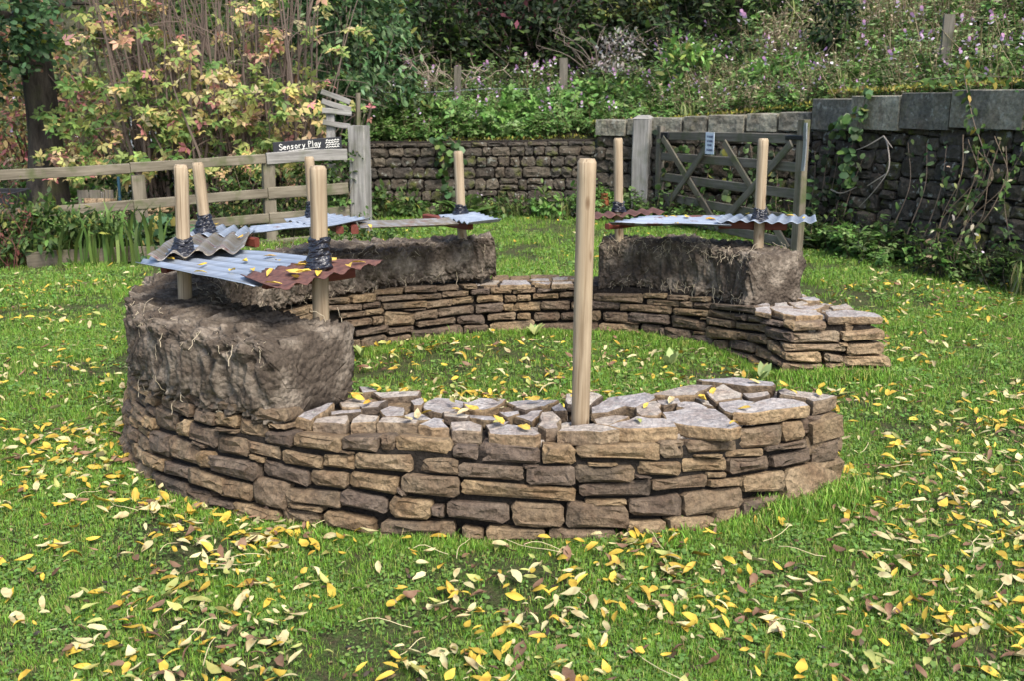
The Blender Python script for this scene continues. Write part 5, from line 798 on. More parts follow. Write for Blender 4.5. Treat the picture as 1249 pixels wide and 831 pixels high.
# --- wood behind: dark evergreens, one per crown
for q, (x, y, z, rx, rz, n, cols, lb) in enumerate([
    (-2.6, 20.5, 1.3, 2.0, 2.6, 5000, DARK, 'dark ivy clad tree left of the wood gap'), (-.4, 21, 1.9, 1.9, 2.4, 5200, DARK, 'dark evergreen tree over the left fence posts'), (1.6, 21.5, 2.0, 2.0, 2.3, 5200, DARK, 'dark evergreen tree at the centre of the wood'),
    (3.4, 21, 2.3, 1.8, 2.0, 4600, DARK + GREEN[:2], 'dark green tree where the wood meets the hillside'), (.6, 19.3, 2.4, 1.5, 1.1, 2600, DARK + [(.09, .03, .035, 1.2), (.12, .035, .05, .6)], 'dark thorn tree with dull red hanging berries'),
    (2.7, 18.9, 2.3, 1.0, 1.0, 2400, DARK, 'dark hawthorn at the edge of the pale slope'),
    (-1.7, 19.2, 1.6, 1.2, 1.3, 2400, DARK + [(.10, .05, .05, .8)], 'dark thorn tree beside the leafy green tree'), (4.6, 23, 3.6, 2.2, 1.8, 3800, [(.10, .11, .05, 2), (.14, .13, .07, 2), (.06, .08, .03, 2), (.2, .06, .09, .35)], 'dull olive tree at the head of the slope')]):
    bush('evergreen_tree', lb, 'tree', (x, y, z - 1), (x, y, z + rz * .55), (rx, 1.1, rz), n, 80, .14, cols, 'quad', .3, 34, (.085, .07, .058) if q % 2 else (.12, .095, .08), .03, 'trees of the dark wood')
for x, y, z, h, lb in ((-1.35, 17.0, 1.5, 1.1, 'bare pale forked sapling left of the fence posts'), (-.72, 16.9, 1.5, .9, 'dry brown seed stalk beside the left fence post'), (1.5, 17.6, 1.7, 1.6, 'bare arching twigs hanging before the dark wood'), (2.6, 17.4, 1.8, 1.3, 'thin bare twigs left of the yellow green sapling'), (-2.35, 15.6, .9, 1.9, 'pale dead stems beside the leafy green tree')):
    b = np.array((x, y, z)); ls = []; rs = []
    for k in range(9 if h < 1.5 else 16):
        d_ = norm(np.array([random.gauss(0, .45), random.gauss(0, .2), 1])); L_ = h * random.uniform(.5, 1); ar = random.uniform(-.6, .6); p = np.array([b + d_ * L_ * s_ + np.array([ar * s_ * s_ * L_, 0, -.25 * L_ * s_ ** 3]) + rng.normal(0, .012, 3) for s_ in np.linspace(0, 1, 8)]); ls.append(p); rs.append(np.linspace(.016, .004, 8))
        for k2 in range(3): i0 = random.randrange(3, 8); e_ = p[i0] + norm(rng.normal(0, 1, 3)) * random.uniform(.1, .35); ls.append(np.array([p[i0], (p[i0] + e_) / 2 + rng.normal(0, .02, 3), e_])); rs.append(np.array([.007, .005, .003]))
    tag(link('bare_sapling', tubes_np(ls, rs, 5, (.30, .24, .19) if h < 1.5 else (.15, .12, .1)).mesh('bare_sapling', origin=b), None, b, [M['drystem']]), lb, 'sapling')
BR = [(.12, .24, .05, 4), (.17, .30, .075, 3), (.08, .16, .04, 2), (.22, .30, .11, 1)]
for x, y, z, rx, rz, n, cols, tp, sz, lb in (
    (-.1, 14.7, 1.2, .8, .42, 2300, BR, 'three', .13, 'bright green bramble patch above the middle of the back wall'), (.85, 15.0, 1.3, .65, .4, 1700, BR, 'three', .12, 'bright nettles right of the bramble patch'), (-1.3, 14.8, 1.15, .75, .42, 1900, BR + GREEN, 'leaf', .12, 'green balsam bed above the left of the back wall'),
    (-2.0, 14.7, 1.0, .5, .6, 1200, GREEN + [(.2, .19, .09, 1.5)], 'leaf', .08, 'green and straw tangle above the big end post'), (1.7, 14.8, 1.4, .7, .5, 1700, BR + GREEN, 'leaf', .11, 'green balsam bed above the gate hinge post'), (2.45, 14.6, 1.75, .4, .65, 1000, BR + [(.2, .24, .06, 3)], 'leaf', .12, 'yellow green sapling left of the pale hillside'),
    (1.75, 16.8, 2.2, .35, .45, 420, [(.36, .34, .32, 2), (.25, .22, .2, 2)], 'leaf', .08, 'grey faded seed heads before the dark wood'), (4.2, 13.6, 2.5, .35, .5, 800, DARK + GREEN[:2], 'leaf', .1, 'dark green bush among pale stems on the right hillside'), (2.0, 18.6, 3.2, .7, .6, 900, [(.12, .15, .04, 3), (.2, .2, .05, 1.5)], 'leaf', .1, 'yellow green bush high in front of the dark wood'),
    (3.4, 13.2, 1.75, .5, .35, 900, BR, 'leaf', .09, 'green weeds above the coping behind the gate')):
    bush('wild_bush', lb, 'bush', (x, y, z - .25), (x, y, z), (rx, .45, rz), n, 46, sz, cols, tp, .14, 14, (.12, .11, .06), .008, 'bushes growing above the old walls')
# ---------------------------------------------------------------- scattered undergrowth (instances)
VC = bpy.data.collections.new('plant_kinds')
def kind(name, V, F, c):
    o = bpy.data.objects.new(name, trimesh(name, V, F, c)); o.data.materials.append(M['leaf']); VC.objects.link(o); return o
def sub(name):
    global VC; VC = bpy.data.collections.new(name); return VC
def scatter(name, coll, P, sc_, rot, idx, label=None):
    me = bpy.data.meshes.new(name); me.vertices.add(len(P)); me.vertices.foreach_set('co', np.asarray(P, np.float32).ravel())
    for nm, ty, dat in (('psize', 'FLOAT', np.asarray(sc_, np.float32)), ('kindex', 'INT', np.asarray(idx, np.int32)), ('prot', 'FLOAT_VECTOR', np.asarray(rot, np.float32).ravel())):
        a = me.attributes.new(nm, ty, 'POINT'); a.data.foreach_set('vector' if ty == 'FLOAT_VECTOR' else 'value', dat)
    o = link(name, me); tag(o, label, kind='stuff')
    g = bpy.data.node_groups.new(name, 'GeometryNodeTree'); g.interface.new_socket('Geometry', in_out='INPUT', socket_type='NodeSocketGeometry'); g.interface.new_socket('Geometry', in_out='OUTPUT', socket_type='NodeSocketGeometry')
    gi, go = g.nodes.new('NodeGroupInput'), g.nodes.new('NodeGroupOutput'); ip = g.nodes.new('GeometryNodeInstanceOnPoints'); ci = g.nodes.new('GeometryNodeCollectionInfo'); ci.inputs['Collection'].default_value = coll
    ci.inputs['Separate Children'].default_value = True; ci.inputs['Reset Children'].default_value = True
    def at(nm, ty): x = g.nodes.new('GeometryNodeInputNamedAttribute'); x.data_type = ty; x.inputs['Name'].default_value = nm; return x.outputs[0]
    L_ = g.links.new; L_(gi.outputs[0], ip.inputs['Points']); L_(ci.outputs[0], ip.inputs['Instance']); ip.inputs['Pick Instance'].default_value = True
    L_(at('kindex', 'INT'), ip.inputs['Instance Index']); L_(at('prot', 'FLOAT_VECTOR'), ip.inputs['Rotation']); L_(at('psize', 'FLOAT'), ip.inputs['Scale']); L_(ip.outputs[0], go.inputs[0])
    md = o.modifiers.new('scatter', 'NODES'); md.node_group = g; return o
def herb(n, h, cols, sz, tpl, stem, fl=None, nf=0, st=3, sp=.16):
    parts = []
    for q in range(st):
        b = np.array([random.gauss(0, sp * .5), random.gauss(0, sp * .5), 0]); e = b + np.array([random.gauss(0, sp), random.gauss(0, sp), h * random.uniform(.7, 1.1)])
        for s_ in (0,):
            P = np.array([b, b * .5 + e * .5 + rng.normal(0, .02, 3), e]); mb = MB(); mb.tube(P, np.array([.007, .006, .003]), 3, stem, False); parts.append((np.vstack(mb.V), np.array([t for f in mb.F for t in ((f[0], f[1], f[2]), (f[0], f[2], f[3]))]), np.vstack(mb.c)))
        m_ = n // st; s_ = rng.uniform(.15, 1, m_) ** .8; P = b + (e - b) * s_[:, None] + rng.normal(0, .025, (m_, 3)); a_ = rng.uniform(0, 6.28, m_)
        parts.append(leaves(P, np.c_[np.cos(a_), np.sin(a_), rng.normal(.05, .35, m_)], np.array([0, 0, 1.]) + rng.normal(0, .3, (m_, 3)), sz * (1.25 - .6 * s_) * rng.uniform(.7, 1.2, m_), pick(cols, m_), tpl))
        if fl and q == 0: P = e + rng.normal(0, .05, (nf, 3)); parts.append(leaves(P, rng.normal(0, 1, (nf, 3)), rng.normal(0, 1, (nf, 3)), rng.uniform(.04, .065, nf), pick(fl, nf, .1), 'round'))
    return join(parts)
PINK = [(.62, .42, .60, 2), (.75, .66, .74, 4), (.5, .25, .5, .6)]; DRY = [(.43, .37, .24, 3), (.33, .26, .16, 2), (.50, .45, .34, 2), (.30, .33, .13, 3)]; BANK = [(.15, .25, .07, 3), (.21, .31, .10, 3), (.30, .36, .16, 2), (.08, .14, .04, 2)]
kind('a_green_herb', *herb(46, .55, GREEN + BR[:2], .13, 'leaf', (.1, .1, .04))); kind('b_balsam', *herb(40, .75, BANK, .12, 'leaf', (.16, .12, .06), PINK, 4)); kind('c_dry_stalk', *herb(30, .8, DRY, .07, 'leaf', (.30, .25, .15), None, 0, 4))
kind('d_pale_mix', *herb(44, .6, DRY + BANK, .085, 'leaf', (.26, .2, .13), None, 0, 4)); kind('e_bramble', *herb(44, .42, BR, .14, 'three', (.12, .08, .05), None, 0, 3, .25))
n = 60; a_ = rng.uniform(0, 6.28, n); P = np.c_[rng.normal(0, .08, (n, 2)), np.zeros(n)]; kind('f_tall_grass', *leaves(P, np.c_[np.cos(a_) * .4, np.sin(a_) * .4, np.ones(n)], np.c_[-np.cos(a_), -np.sin(a_), np.ones(n)], rng.uniform(.2, .42, n), pick([(.22, .24, .08, 2), (.14, .19, .05, 3), (.36, .31, .17, 1)], n), 'strap'))
kind('g_dark_herb', *herb(44, .5, DARK + GREEN[:2], .12, 'leaf', (.07, .06, .04)))
PK = VC
# hillside: position chosen along the wall line (s) and back from it (d)
pts = []; idx = []; scl = []
def hill_add(n, s0, s1, d0, d1, probs, k0=.7, k1=1.2, pw=1.):
    s = rng.uniform(s0, s1, n); d = d0 + (d1 - d0) * rng.random(n) ** pw; p = hill_pt(s, d); p[:, 2] -= .03; pts.append(p); idx.append(rng.choice(7, n, p=np.array(probs) / sum(probs))); scl.append(rng.uniform(k0, k1, n))
hill_add(1100, hs[6] - .5, hs[9], .25, 3.0, (3, 3, 1.6, 4, 2.5, 1.0, .2), .45, .9)
hill_add(1700, hs[6] + .1, hs[9] + 1, 2.3, 12, (1.3, 1.4, 4, 6, .8, 1.6, .3), .8, 1.3)
hill_add(500, hs[6], hs[9] + 2, 10, 24, (1, 2, 4, 3, .5, 1, 1.5), 1.1, 1.9)
hill_add(620, hs[4] - .6, hs[6], .2, 2.6, (4, 2.0, .3, .5, 6, .5, .3), .45, .9)
hill_add(420, hs[4] - .6, hs[6] + .2, 2.4, 4.2, (1.5, 1, .4, .2, 1.5, .1, 6), .7, 1.0)
hill_add(900, hs[3], hs[6] + .7, 4, 16, (.2, 0, .1, 0, .1, 0, 8), 1.2, 2.2)
hill_add(700, hs[0] + 25, hs[1] + 3, 1, 14, (2, .2, .6, .5, 1, 1, 5), 1.0, 2.0)
hill_add(500, hs[1], hs[4], 1., 12, (2, .3, .6, .5, 1, 1, 4), .8, 1.5)
P = np.vstack(pts); n = len(P); scatter('hillside_undergrowth', PK, P, np.concatenate(scl), np.c_[rng.normal(0, .15, (n, 2)), rng.uniform(0, 6.28, n)], np.concatenate(idx), 'wild flowers, nettles and dry stalks covering the bank')
# plants at the feet of the old walls and behind the fence
pts = []; idx = []; scl = []
def along(Pl, n, o0, o1, probs, k0, k1, u0=0, u1=1):
    Pl = np.array(Pl, float); L = line_pt(Pl, 0)[2]
    for q in range(n): p, nn, _ = line_pt(Pl, L * random.uniform(u0, u1)); p = p + nn * random.uniform(o0, o1); pts.append((p[0], p[1], 0)); idx.append(rng.choice(7, p=np.array(probs) / sum(probs))); scl.append(random.uniform(k0, k1))
along(W3, 105, .15, .6, (3, .2, .5, .2, 3, .15, 5), .45, .95, .05, .8); along(W2, 70, .15, .6, (3, .2, .2, .2, 3, .5, 4), .45, .9); along(W1, 46, .15, .4, (4, .4, 0, .3, 3, 1, 2), .3, .55, .35, 1)
for q in range(130): pts.append((random.uniform(-6.5, -2.2), 0, 0)); pts[-1] = (pts[-1][0], FL(pts[-1][0]) + random.uniform(.15, 2.6), 0); idx.append(rng.choice(7, p=np.array([3, .3, 1, 1, 2, 1, 4]) / 12.3)); scl.append(random.uniform(.4, .9))
for q in range(150): pts.append((random.uniform(-16, -2.5), random.uniform(14, 22), 0)); idx.append(rng.choice(7, p=np.array([3, .3, 1, 1, 2, 1, 6]) / 14.3)); scl.append(random.uniform(.8, 1.6))
n = len(pts); scatter('wall_foot_weeds', PK, np.array(pts), scl, np.c_[rng.normal(0, .15, (n, 2)), rng.uniform(0, 6.28, n)], idx, 'leafy weeds crowding the feet of the old walls')
# --- ferns: each frond a part
def fern(loc, nf, L_, label, cols=[(.075, .15, .03), (.11, .19, .05)]):
    t = empty('fern', loc, label, 'fern', 'ferns at the feet of the old walls'); a0 = random.random() * 6
    for q in range(nf):
        a_ = a0 + q * 6.283 / nf + random.uniform(-.3, .3); l = L_ * random.uniform(.75, 1.1); el = random.uniform(.5, 1.2); P = []; D_ = []; U = []; s_ = []
        pts_ = [np.array([math.cos(a_) * l * .8 * x * math.cos(el * .6), math.sin(a_) * l * .8 * x * math.cos(el * .6), l * (math.sin(el) * x * .95 - .35 * x * x)]) for x in np.linspace(0, 1, 22)]; side = np.array([-math.sin(a_), math.cos(a_), 0])
        for k in range(3, 22):
            x = k / 21; tg = norm(pts_[k] - pts_[k - 1])
            for sg_ in (-1, 1): P.append(pts_[k]); D_.append(side * sg_ + tg * .45 + np.array([0, 0, -.12])); U.append(np.array([0, 0, 1.])); s_.append(l * .26 * math.sin(math.pi * min(1, (x * .86 + .14))) ** .8 + .01)
        lv = leaves(np.array(P), np.array(D_), np.array(U), np.array(s_), pick(cols, len(P), .1), 'quad'); mb = MB(); mb.tube(pts_, np.linspace(.005, .0015, 22), 3, (.12, .13, .04), False)
        V, F, c = join([lv, (np.vstack(mb.V), np.array([x for f in mb.F for x in ((f[0], f[1], f[2]), (f[0], f[2], f[3]))]), np.vstack(mb.c))]); link('frond', trimesh('frond', V, F, c), t, loc, [M['leaf']])
fern((-.62, 13.2, 0), 7, .62, 'fern by the leaning post before the back wall'); fern((3.55, 10.0, 0), 9, .62, 'large bright fern at the foot of the right wall'); fern((3.25, 10.55, 0), 7, .6, 'upright fern just right of the gate stile'); fern((2.95, 11.4, 0), 8, .5, 'fern showing between the lower gate bars'); fern((2.2, 12.1, 0), 7, .45, 'small fern behind the crossed gate braces')
# broad leaved plants by the back wall
for x, y, n, lb in ((.62, 13.25, 420, 'leafy plant with pale flowers left of the clay jar'), (1.15, 13.2, 380, 'taller leafy plant beside the clay jar'), (-1.55, 13.25, 420, 'green weeds at the back wall beside the big end post'), (-.2, 13.3, 160, 'low grey green weed at the middle of the back wall')):
    bush('leafy_weed', lb, 'weeds', (x, y, 0), (x, y, .17 if n > 200 else .1), (.42, .15, .2), n, 30, .1, BR if x > 0 else GREEN, 'leaf', .08, 8, (.1, .1, .04), .005)
# --- ivy and bramble trailing on the walls: leaves over strands
def trail(name, label, strands, n, sz, cols, tpl, cat='climber', r=.006, stem=(.16, .12, .09)):
    b = np.array(strands[0][0], float); t = empty(name, b, label, cat); ls = []; parts = []
    for s in strands:
        p = catmull(s, 8); ls.append(p); m_ = int(n * len(s) / sum(map(len, strands)))
        if m_: i = rng.integers(0, len(p), m_); q = p[i] + rng.normal(0, .035, (m_, 3)); q[:, 1] -= abs(rng.normal(0, .02, m_)); parts.append(leaves(q, rng.normal(0, .7, (m_, 3)) + np.array([-.2, -.4, -.5]), np.array([-.3, -1, .6]) + rng.normal(0, .4, (m_, 3)), sz * rng.uniform(.6, 1.2, m_), pick(cols, m_), tpl))
    link('stems', tubes_np(ls, [np.linspace(r, r * .4, len(l)) for l in ls], 5, stem).mesh('stems', origin=b), t, b, [M['drystem']])
    if parts: V, F, c = join(parts); tag(link('leaves', trimesh('leaves', V - b, F, c), t, b, [M['leaf']]), kind='stuff')
def w3(s, z, o=.16): p, n, L = line_pt(np.array(W3, float), s); p = p + n * (o + .12 * (1 - z)); return (p[0], p[1], z)
def w1(x, z): return (x, 13.62 + .03 - .12 * (1.1 - z) - .06, z)
trail('ivy', 'ivy trail hanging over the coping left of the dead branch', [[w3(.95, 1.62), w3(.9, 1.3), w3(.86, 1.0), w3(.9, .7)], [w3(.95, 1.45), w3(.6, 1.3), w3(.5, 1.0)]], 90, .1, GREEN + HOLLY, 'round')
trail('bramble', 'long bramble draped over the right coping blocks', [[w3(2.2, 1.78), w3(2.4, 1.4), w3(2.65, 1.0), w3(2.6, .6), w3(2.75, .2)], [w3(1.5, 1.72, .1), w3(2.1, 1.76, .12), w3(2.9, 1.74, .1)], [w3(2.9, 1.7), w3(3.0, 1.2), w3(2.9, .8), w3(3.1, .3)]], 210, .085, GREEN + [(.35, .27, .06, .7)], 'leaf')
trail('dry_vine', 'tangle of dry brown vines low on the right wall', [[w3(2.35 + q * .07, 1.25 - .04 * (q % 5), .18), w3(2.5 + q * .05 + .12 * (q % 3), .9, .26), w3(2.42 + q * .07, .55, .3 + .05 * (q % 2)), w3(2.5 + q * .06 - .1 * (q % 4), .25, .38), w3(2.45 + q * .08, .0, .42)] for q in range(8)], 70, .07, DRY + GREEN[:2], 'leaf', 'vine', .0045, (.15, .11, .075))
trail('dead_branch', 'bare pale forked branch hanging from the right wall coping', [[w3(1.35, 1.2, .2), w3(1.5, 1.12, .26), w3(1.62, .9, .3), w3(1.5, .68, .32), w3(1.3, .5, .3)], [w3(1.36, 1.2, .2), w3(1.2, 1.1, .25), w3(1.05, 1.05, .25)], [w3(1.6, .85, .3), w3(1.4, .72, .33)], [w3(.7, .62, .2), w3(.9, .6, .22), w3(1.1, .68, .2)], [w3(1.38, 1.2, .22), w3(1.62, 1.1, .3)]], 0, .05, DRY, 'leaf', 'branch', .009, (.24, .21, .18))
trail('ivy', 'ivy hanging down the back wall near its left end', [[w1(-.95, 1.05), w1(-.93, .8), w1(-.9, .5), w1(-.86, .3)], [w1(-.85, 1.05), w1(-.72, .92), w1(-.7, .75)]], 80, .11, HOLLY + GREEN, 'round')
trail('ivy', 'dark ivy creeping over the mossy stones by the gate stile', [[w3(.25 + q * .17, .15 + .2 * (q % 3), .16), w3(.35 + q * .15, .6, .15), w3(.25 + q * .2, 1.0 + .1 * (q % 2), .14)] for q in range(5)], 80, .085, DARK + GREEN[:2] + HOLLY[:2], 'round')
trail('ivy', 'ivy leaves scattered along the right half of the rubble wall', [[w3(1.7 + q * .22, .3, .2), w3(1.8 + q * .2, .75, .17), w3(1.65 + q * .25, 1.15, .15)] for q in range(5)], 80, .08, DARK + GREEN + HOLLY[:2], 'leaf')
trail('ivy', 'ivy on the shaded wall behind the gate', [[(1.9 + q * .22, 12.75 - q * .22, 1.1 - .1 * (q % 2)), (1.95 + q * .22, 12.7 - q * .22, .7), (1.85 + q * .22, 12.6 - q * .22, .3)] for q in range(6)], 260, .09, DARK + GREEN, 'round')
# moss along wall tops
mb = []; n = 2600; s = rng.uniform(hs[5] - 2.5, hs[9], n); p = hill_pt(s, rng.uniform(-.02, .45, n)); p[:, 2] = np.interp(s, hs, HW[:, 2]) + np.where(s > hs[7], .33, np.where(s > hs[5], .22, .03)) * np.clip((.45 - (p[:, 1] * 0)) , 0, 1) / .45 + rng.uniform(0, .02, n)
V, F, c = leaves(p, rng.normal(0, 1, (n, 3)) + np.array([0, 0, .8]), rng.normal(0, 1, (n, 3)), rng.uniform(.02, .06, n), pick([(.2, .2, .03, 3), (.13, .15, .03, 2), (.34, .29, .06, 1.5), (.26, .17, .08, 1)], n), 'quad')
tag(link('wall_top_moss', trimesh('wall_top_moss', V, F, c), mats=[M['leaf']]), 'yellow green moss and litter along the coping tops', kind='stuff')
# ---------------------------------------------------------------- lawn
GK = sub('grass_kinds')
for q in range(6):
    n = 34; a_ = rng.uniform(0, 6.28, n); P = np.c_[rng.normal(0, .02, (n, 2)), np.full(n, -.004)]; ln = rng.uniform(.010, .029, n); lean = rng.uniform(.25, 1.1, n)
    cols = [(.155, .29, .036, 4), (.215, .37, .05, 3), (.10, .20, .028, 2), (.31, .34, .09, .9), (.36, .30, .14, .6)] if q < 4 else [(.11, .205, .045, 3), (.165, .275, .06, 2)]
    if q < 4: V, F, c = leaves(P, np.c_[np.cos(a_) * lean, np.sin(a_) * lean, np.ones(n)], np.c_[-np.cos(a_), -np.sin(a_), np.ones(n) * .5], ln * 1.15, pick(cols, n, .14), 'strap')
    else: V, F, c = leaves(P + np.c_[rng.normal(0, .025, (n, 2)), rng.uniform(.005, .018, n)], np.c_[np.cos(a_), np.sin(a_), np.full(n, .3)], np.c_[np.zeros((n, 2)), np.ones(n)] + rng.normal(0, .3, (n, 3)), rng.uniform(.008, .018, n), pick(cols, n, .12), 'round')
    kind('grass_%s' % 'abcdef'[q], V, F, c)
def in_wall(x, y, pad=.0):
    a = np.arctan2(y - RC[1], x - RC[0]); r = np.hypot(x - RC[0], y - RC[1]); th = -np.where(a > OT.max() * 0 + 1e9, a, a)
    res = np.zeros(len(x), bool)
    for sh in (-2 * math.pi, 0, 2 * math.pi):
        t_ = th + sh; ok = (t_ > T0) & (t_ < T1); o, i = ring_at(t_); ro = np.hypot(o[:, 0] - RC[0], o[:, 1] - RC[1]) + .06 + pad; ri = np.hypot(i[:, 0] - RC[0], i[:, 1] - RC[1]) - .02 - pad; res |= ok & (r < ro) & (r > ri)
    res |= (x > 1.5) & (x < 2.2) & (y > 5.54 - pad) & (y < 6.1); res |= (x > .95) & (x < 1.33) & (y > 3.72) & (y < 4.2)
    return res
gx = []; 
for y0, y1, dens, k0, k1 in ((1.7, 3.0, 1750, .8, 1.15), (3.0, 4.6, 1150, .85, 1.25), (4.6, 7.5, 560, 1.0, 1.6), (7.5, 10.5, 260, 1.3, 2.1), (10.5, 14.2, 130, 1.6, 2.6)):
    x1 = .56 * y1 + .7; n = int(1.15 * dens * 2 * x1 * (y1 - y0)); x = rng.uniform(-x1, x1, n); y = rng.uniform(y0, y1, n)
    k = ~in_wall(x, y) & (y < np.interp(x, [-9, -1.75, -1.7, 1.1, 3.3, 5], [FL(-9) + .6, 11.5, 13.5, 13.5, 11.3, 7.4]))
    bare = fbm(np.c_[x * 1.6, y * 1.6, np.zeros(n)], 3) + np.where(np.hypot(x + .3, y - 5.6) < .7, .28, 0) ; k &= rng.random(n) > np.clip((bare - .2) * 2.2, 0, .82)
    gx.append(np.c_[x, y, np.zeros(n), rng.uniform(k0, k1, n) * (1 + .25 * fbm(np.c_[x, y, np.zeros(n)] * 2.2, 2)), rng.choice(6, n, p=[.23, .23, .2, .18, .08, .08])][k])
# longer grass fringe along the foot of the wall
for F, s0, s1, n, k1, nsgn in ((FO, 0, 4.2, 900, 1.2, 1), (FO, .0, .9, 800, 2.4, 1), (FI, 4.2, FI.S[-1] - .25, 1100, 1.8, 1), (FW, 0, .62, 420, 2.6, 1), (FE, 0, .4, 200, 2.2, 1)):
    s = rng.uniform(s0, s1, n); d = np.abs(rng.normal(0, .045, n)) + .005; P = np.array([F.p(a, 0) for a in s]); Q = np.array([F.n(a) for a in s]); P[:, :2] += Q * d[:, None]; gx.append(np.c_[P, rng.uniform(1.0, k1, n) * (.6 + .6 * (fbm(P * 4, 2) + .5)).clip(.5, 1.3), rng.choice(4, n)])
GX = np.vstack(gx); n = len(GX); scatter('lawn_grass', GK, GX[:, :3], GX[:, 3], np.c_[rng.normal(0, .15, (n, 2)), rng.uniform(0, 6.28, n)], GX[:, 4].astype(int), 'short green grass with clover covering the lawn')
# ---------------------------------------------------------------- fallen leaves
FM = {}
def fmat(nm, c1, c2, c3): FM[nm] = leaf_mat('fallen_leaf_' + nm, .15, .75, .15, [(0., c1), (.5, c2), (1., c3)])
fmat('yellow', (.54, .38, .05), (.62, .48, .11), (.50, .31, .05)); fmat('cream', (.53, .46, .21), (.46, .40, .24), (.57, .48, .27)); fmat('green', (.28, .33, .09), (.36, .37, .13), (.41, .37, .11)); fmat('brown', (.22, .125, .06), (.15, .085, .06), (.30, .19, .12))
FV = []
for q in range(14):
    nx = 7; V = []; wd = random.uniform(.14, .27); curl = random.uniform(-.7, 1.3); fold = random.uniform(.1, .8); bend = random.uniform(-.5, .5); tw = random.uniform(-.6, .6)
    for i in range(nx):
        x = i / (nx - 1); w_ = wd * math.sin(math.pi * min(1, x ** .8)) ** .85 + .004; zc = curl * .35 * (x - .5) ** 2 * 2 ; yc = bend * .25 * (x - .5) ** 2
        for s_ in (-1, 0, 1): V.append((x - .5 + .02 * s_ * random.uniform(-1, 1), yc + s_ * w_ * random.uniform(.8, 1.15) * math.cos(fold * abs(s_)), zc + abs(s_) * w_ * math.sin(fold) * 1.1 + s_ * tw * .9 * w_ * (x - .5) + random.uniform(-.016, .016)))
    F = [(i * 3 + j, i * 3 + 3 + j, i * 3 + 4 + j, i * 3 + 1 + j) for i in range(nx - 1) for j in range(2)]
    k = len(V); V += [(-.5, .006, 0), (-.5, -.006, 0), (-.68, .012 + bend * .1, .02), (-.68, 0 + bend * .1, .02)]; F += [(k, k + 1, k + 3, k + 2)]; FV.append((V, F))
FME = {(m_, q): None for m_ in FM for q in range(14)}
def leaf_obj(p, sz, rot, mk, q, label, group):
    if FME[(mk, q)] is None: me = pymesh('fallen_leaf', FV[q][0], FV[q][1], True); me.materials.append(FM[mk]); FME[(mk, q)] = me
    o = bpy.data.objects.new('fallen_leaf', FME[(mk, q)]); C.objects.link(o); o.location = p; o.scale = (sz,) * 3; o.rotation_euler = rot; return tag(o, label, 'leaf', group)
NL = {'yellow': 'yellow', 'cream': 'pale cream', 'green': 'yellow green', 'brown': 'brown'}
def mk_(): return rng.choice(['yellow', 'cream', 'green', 'brown'], p=[.38, .36, .12, .14])
# on the lawn
def lawn_leaf(n, y0, y1):
    x1 = .56 * y1 + .5; x = rng.uniform(-x1, x1, n * 3); y = rng.uniform(y0, y1, n * 3); f = fbm(np.c_[x * 2.1, y * 2.1, x * 0], 3)
    k = ~in_wall(x, y, .0) & (y < np.interp(x, [-9, -1.75, -1.7, 1.1, 3.3, 5], [FL(-9), 11.3, 13.3, 13.3, 11., 7.2])) & (np.abs(x) < .53 * y + .35) & (rng.random(n * 3) < np.clip(.45 + .6 * f, .08, 1)); return np.c_[x[k], y[k]]
NEAR = lawn_leaf(1550, 1.95, 3.4); MIDL = np.vstack([lawn_leaf(2700, 3.4, 5.2), lawn_leaf(2100, 5.2, 8.5), lawn_leaf(700, 8.5, 13)])
rg = rng.normal; ins_ = []
for k in range(430):                                      # drift of leaves against the foot of the wall and inside the ring
    if k < 120: s = abs(rg(0, 1)) * .9 + 2.0 if k < 70 else rng.uniform(.2, 3.2); p = FO.p(s, 0); q = FO.n(s) * (abs(rg(0, .10)) + .03); ins_.append((p[0] + q[0], p[1] + q[1]))
    else:
        a = rng.uniform(0, 6.28); r = rng.uniform(0, 1) ** .5 * 1.1; ins_.append((.15 + r * math.cos(a) * 1.1, 5.3 + r * math.sin(a)))
ins_ = np.array(ins_); ins_ = ins_[~in_wall(ins_[:, 0], ins_[:, 1])]
ALL = np.vstack([NEAR, MIDL, ins_]); dist = np.hypot(ALL[:, 0], ALL[:, 1]); ALL = ALL[np.argsort(dist)]
def zone(x, y, c):
    d = np.abs(np.hypot(FO.C[:, 0] - x, FO.C[:, 1] - y)).min()
    z = 'in the drift near the front wall foot' if d < .35 else ('on the grass in the bottom left corner' if x < -.62 else ('on the grass in the bottom right corner' if x > .62 else 'on the worn grass at bottom centre'))
    return '%s narrow fallen leaf %s' % (c, z), '%s fallen leaves %s' % (c, z)
NIND = 236; grp = 'fallen leaves on the lawn'
for x, y in ALL[:NIND]:
    m_ = mk_(); leaf_obj((x, y, rng.uniform(.017, .034)), rng.uniform(.022, .074), (rg(0, .3), rg(0, .3), rng.uniform(0, 6.28)), m_, rng.integers(14), *zone(x, y, NL[m_]))
rest = ALL[NIND:]; n = len(rest); parts = []
cy = {'yellow': (.50, .36, .05), 'cream': (.49, .44, .23), 'green': (.34, .36, .11), 'brown': (.21, .125, .075)}
def soup(P, sz, rot, ci, qi):
    V = []; F = []; c = []; k = 0
    for p, s, r, cc, q in zip(P, sz, rot, ci, qi):
        v = np.array(FV[q][0]) * s; m3 = np.array(Matrix.Rotation(r[2], 3, 'Z') @ Matrix.Rotation(r[1], 3, 'Y') @ Matrix.Rotation(r[0], 3, 'X')); V.append(v @ m3.T + p); F += [(a + k, b + k, cc_ + k) for f in FV[q][1] for a, b, cc_ in ((f[0], f[1], f[2]), (f[0], f[2], f[3]))]; k += len(v); c.append(np.tile(cc, (len(v), 1)))
    return np.vstack(V), np.array(F), np.vstack(c)
cols = np.array([np.array(cy[mk_()]) * rng.uniform(.8, 1.15) for _ in range(n)]); yy = rest[:, 1]
cols = cols * rng.uniform(.85, 1.2, (n, 1))
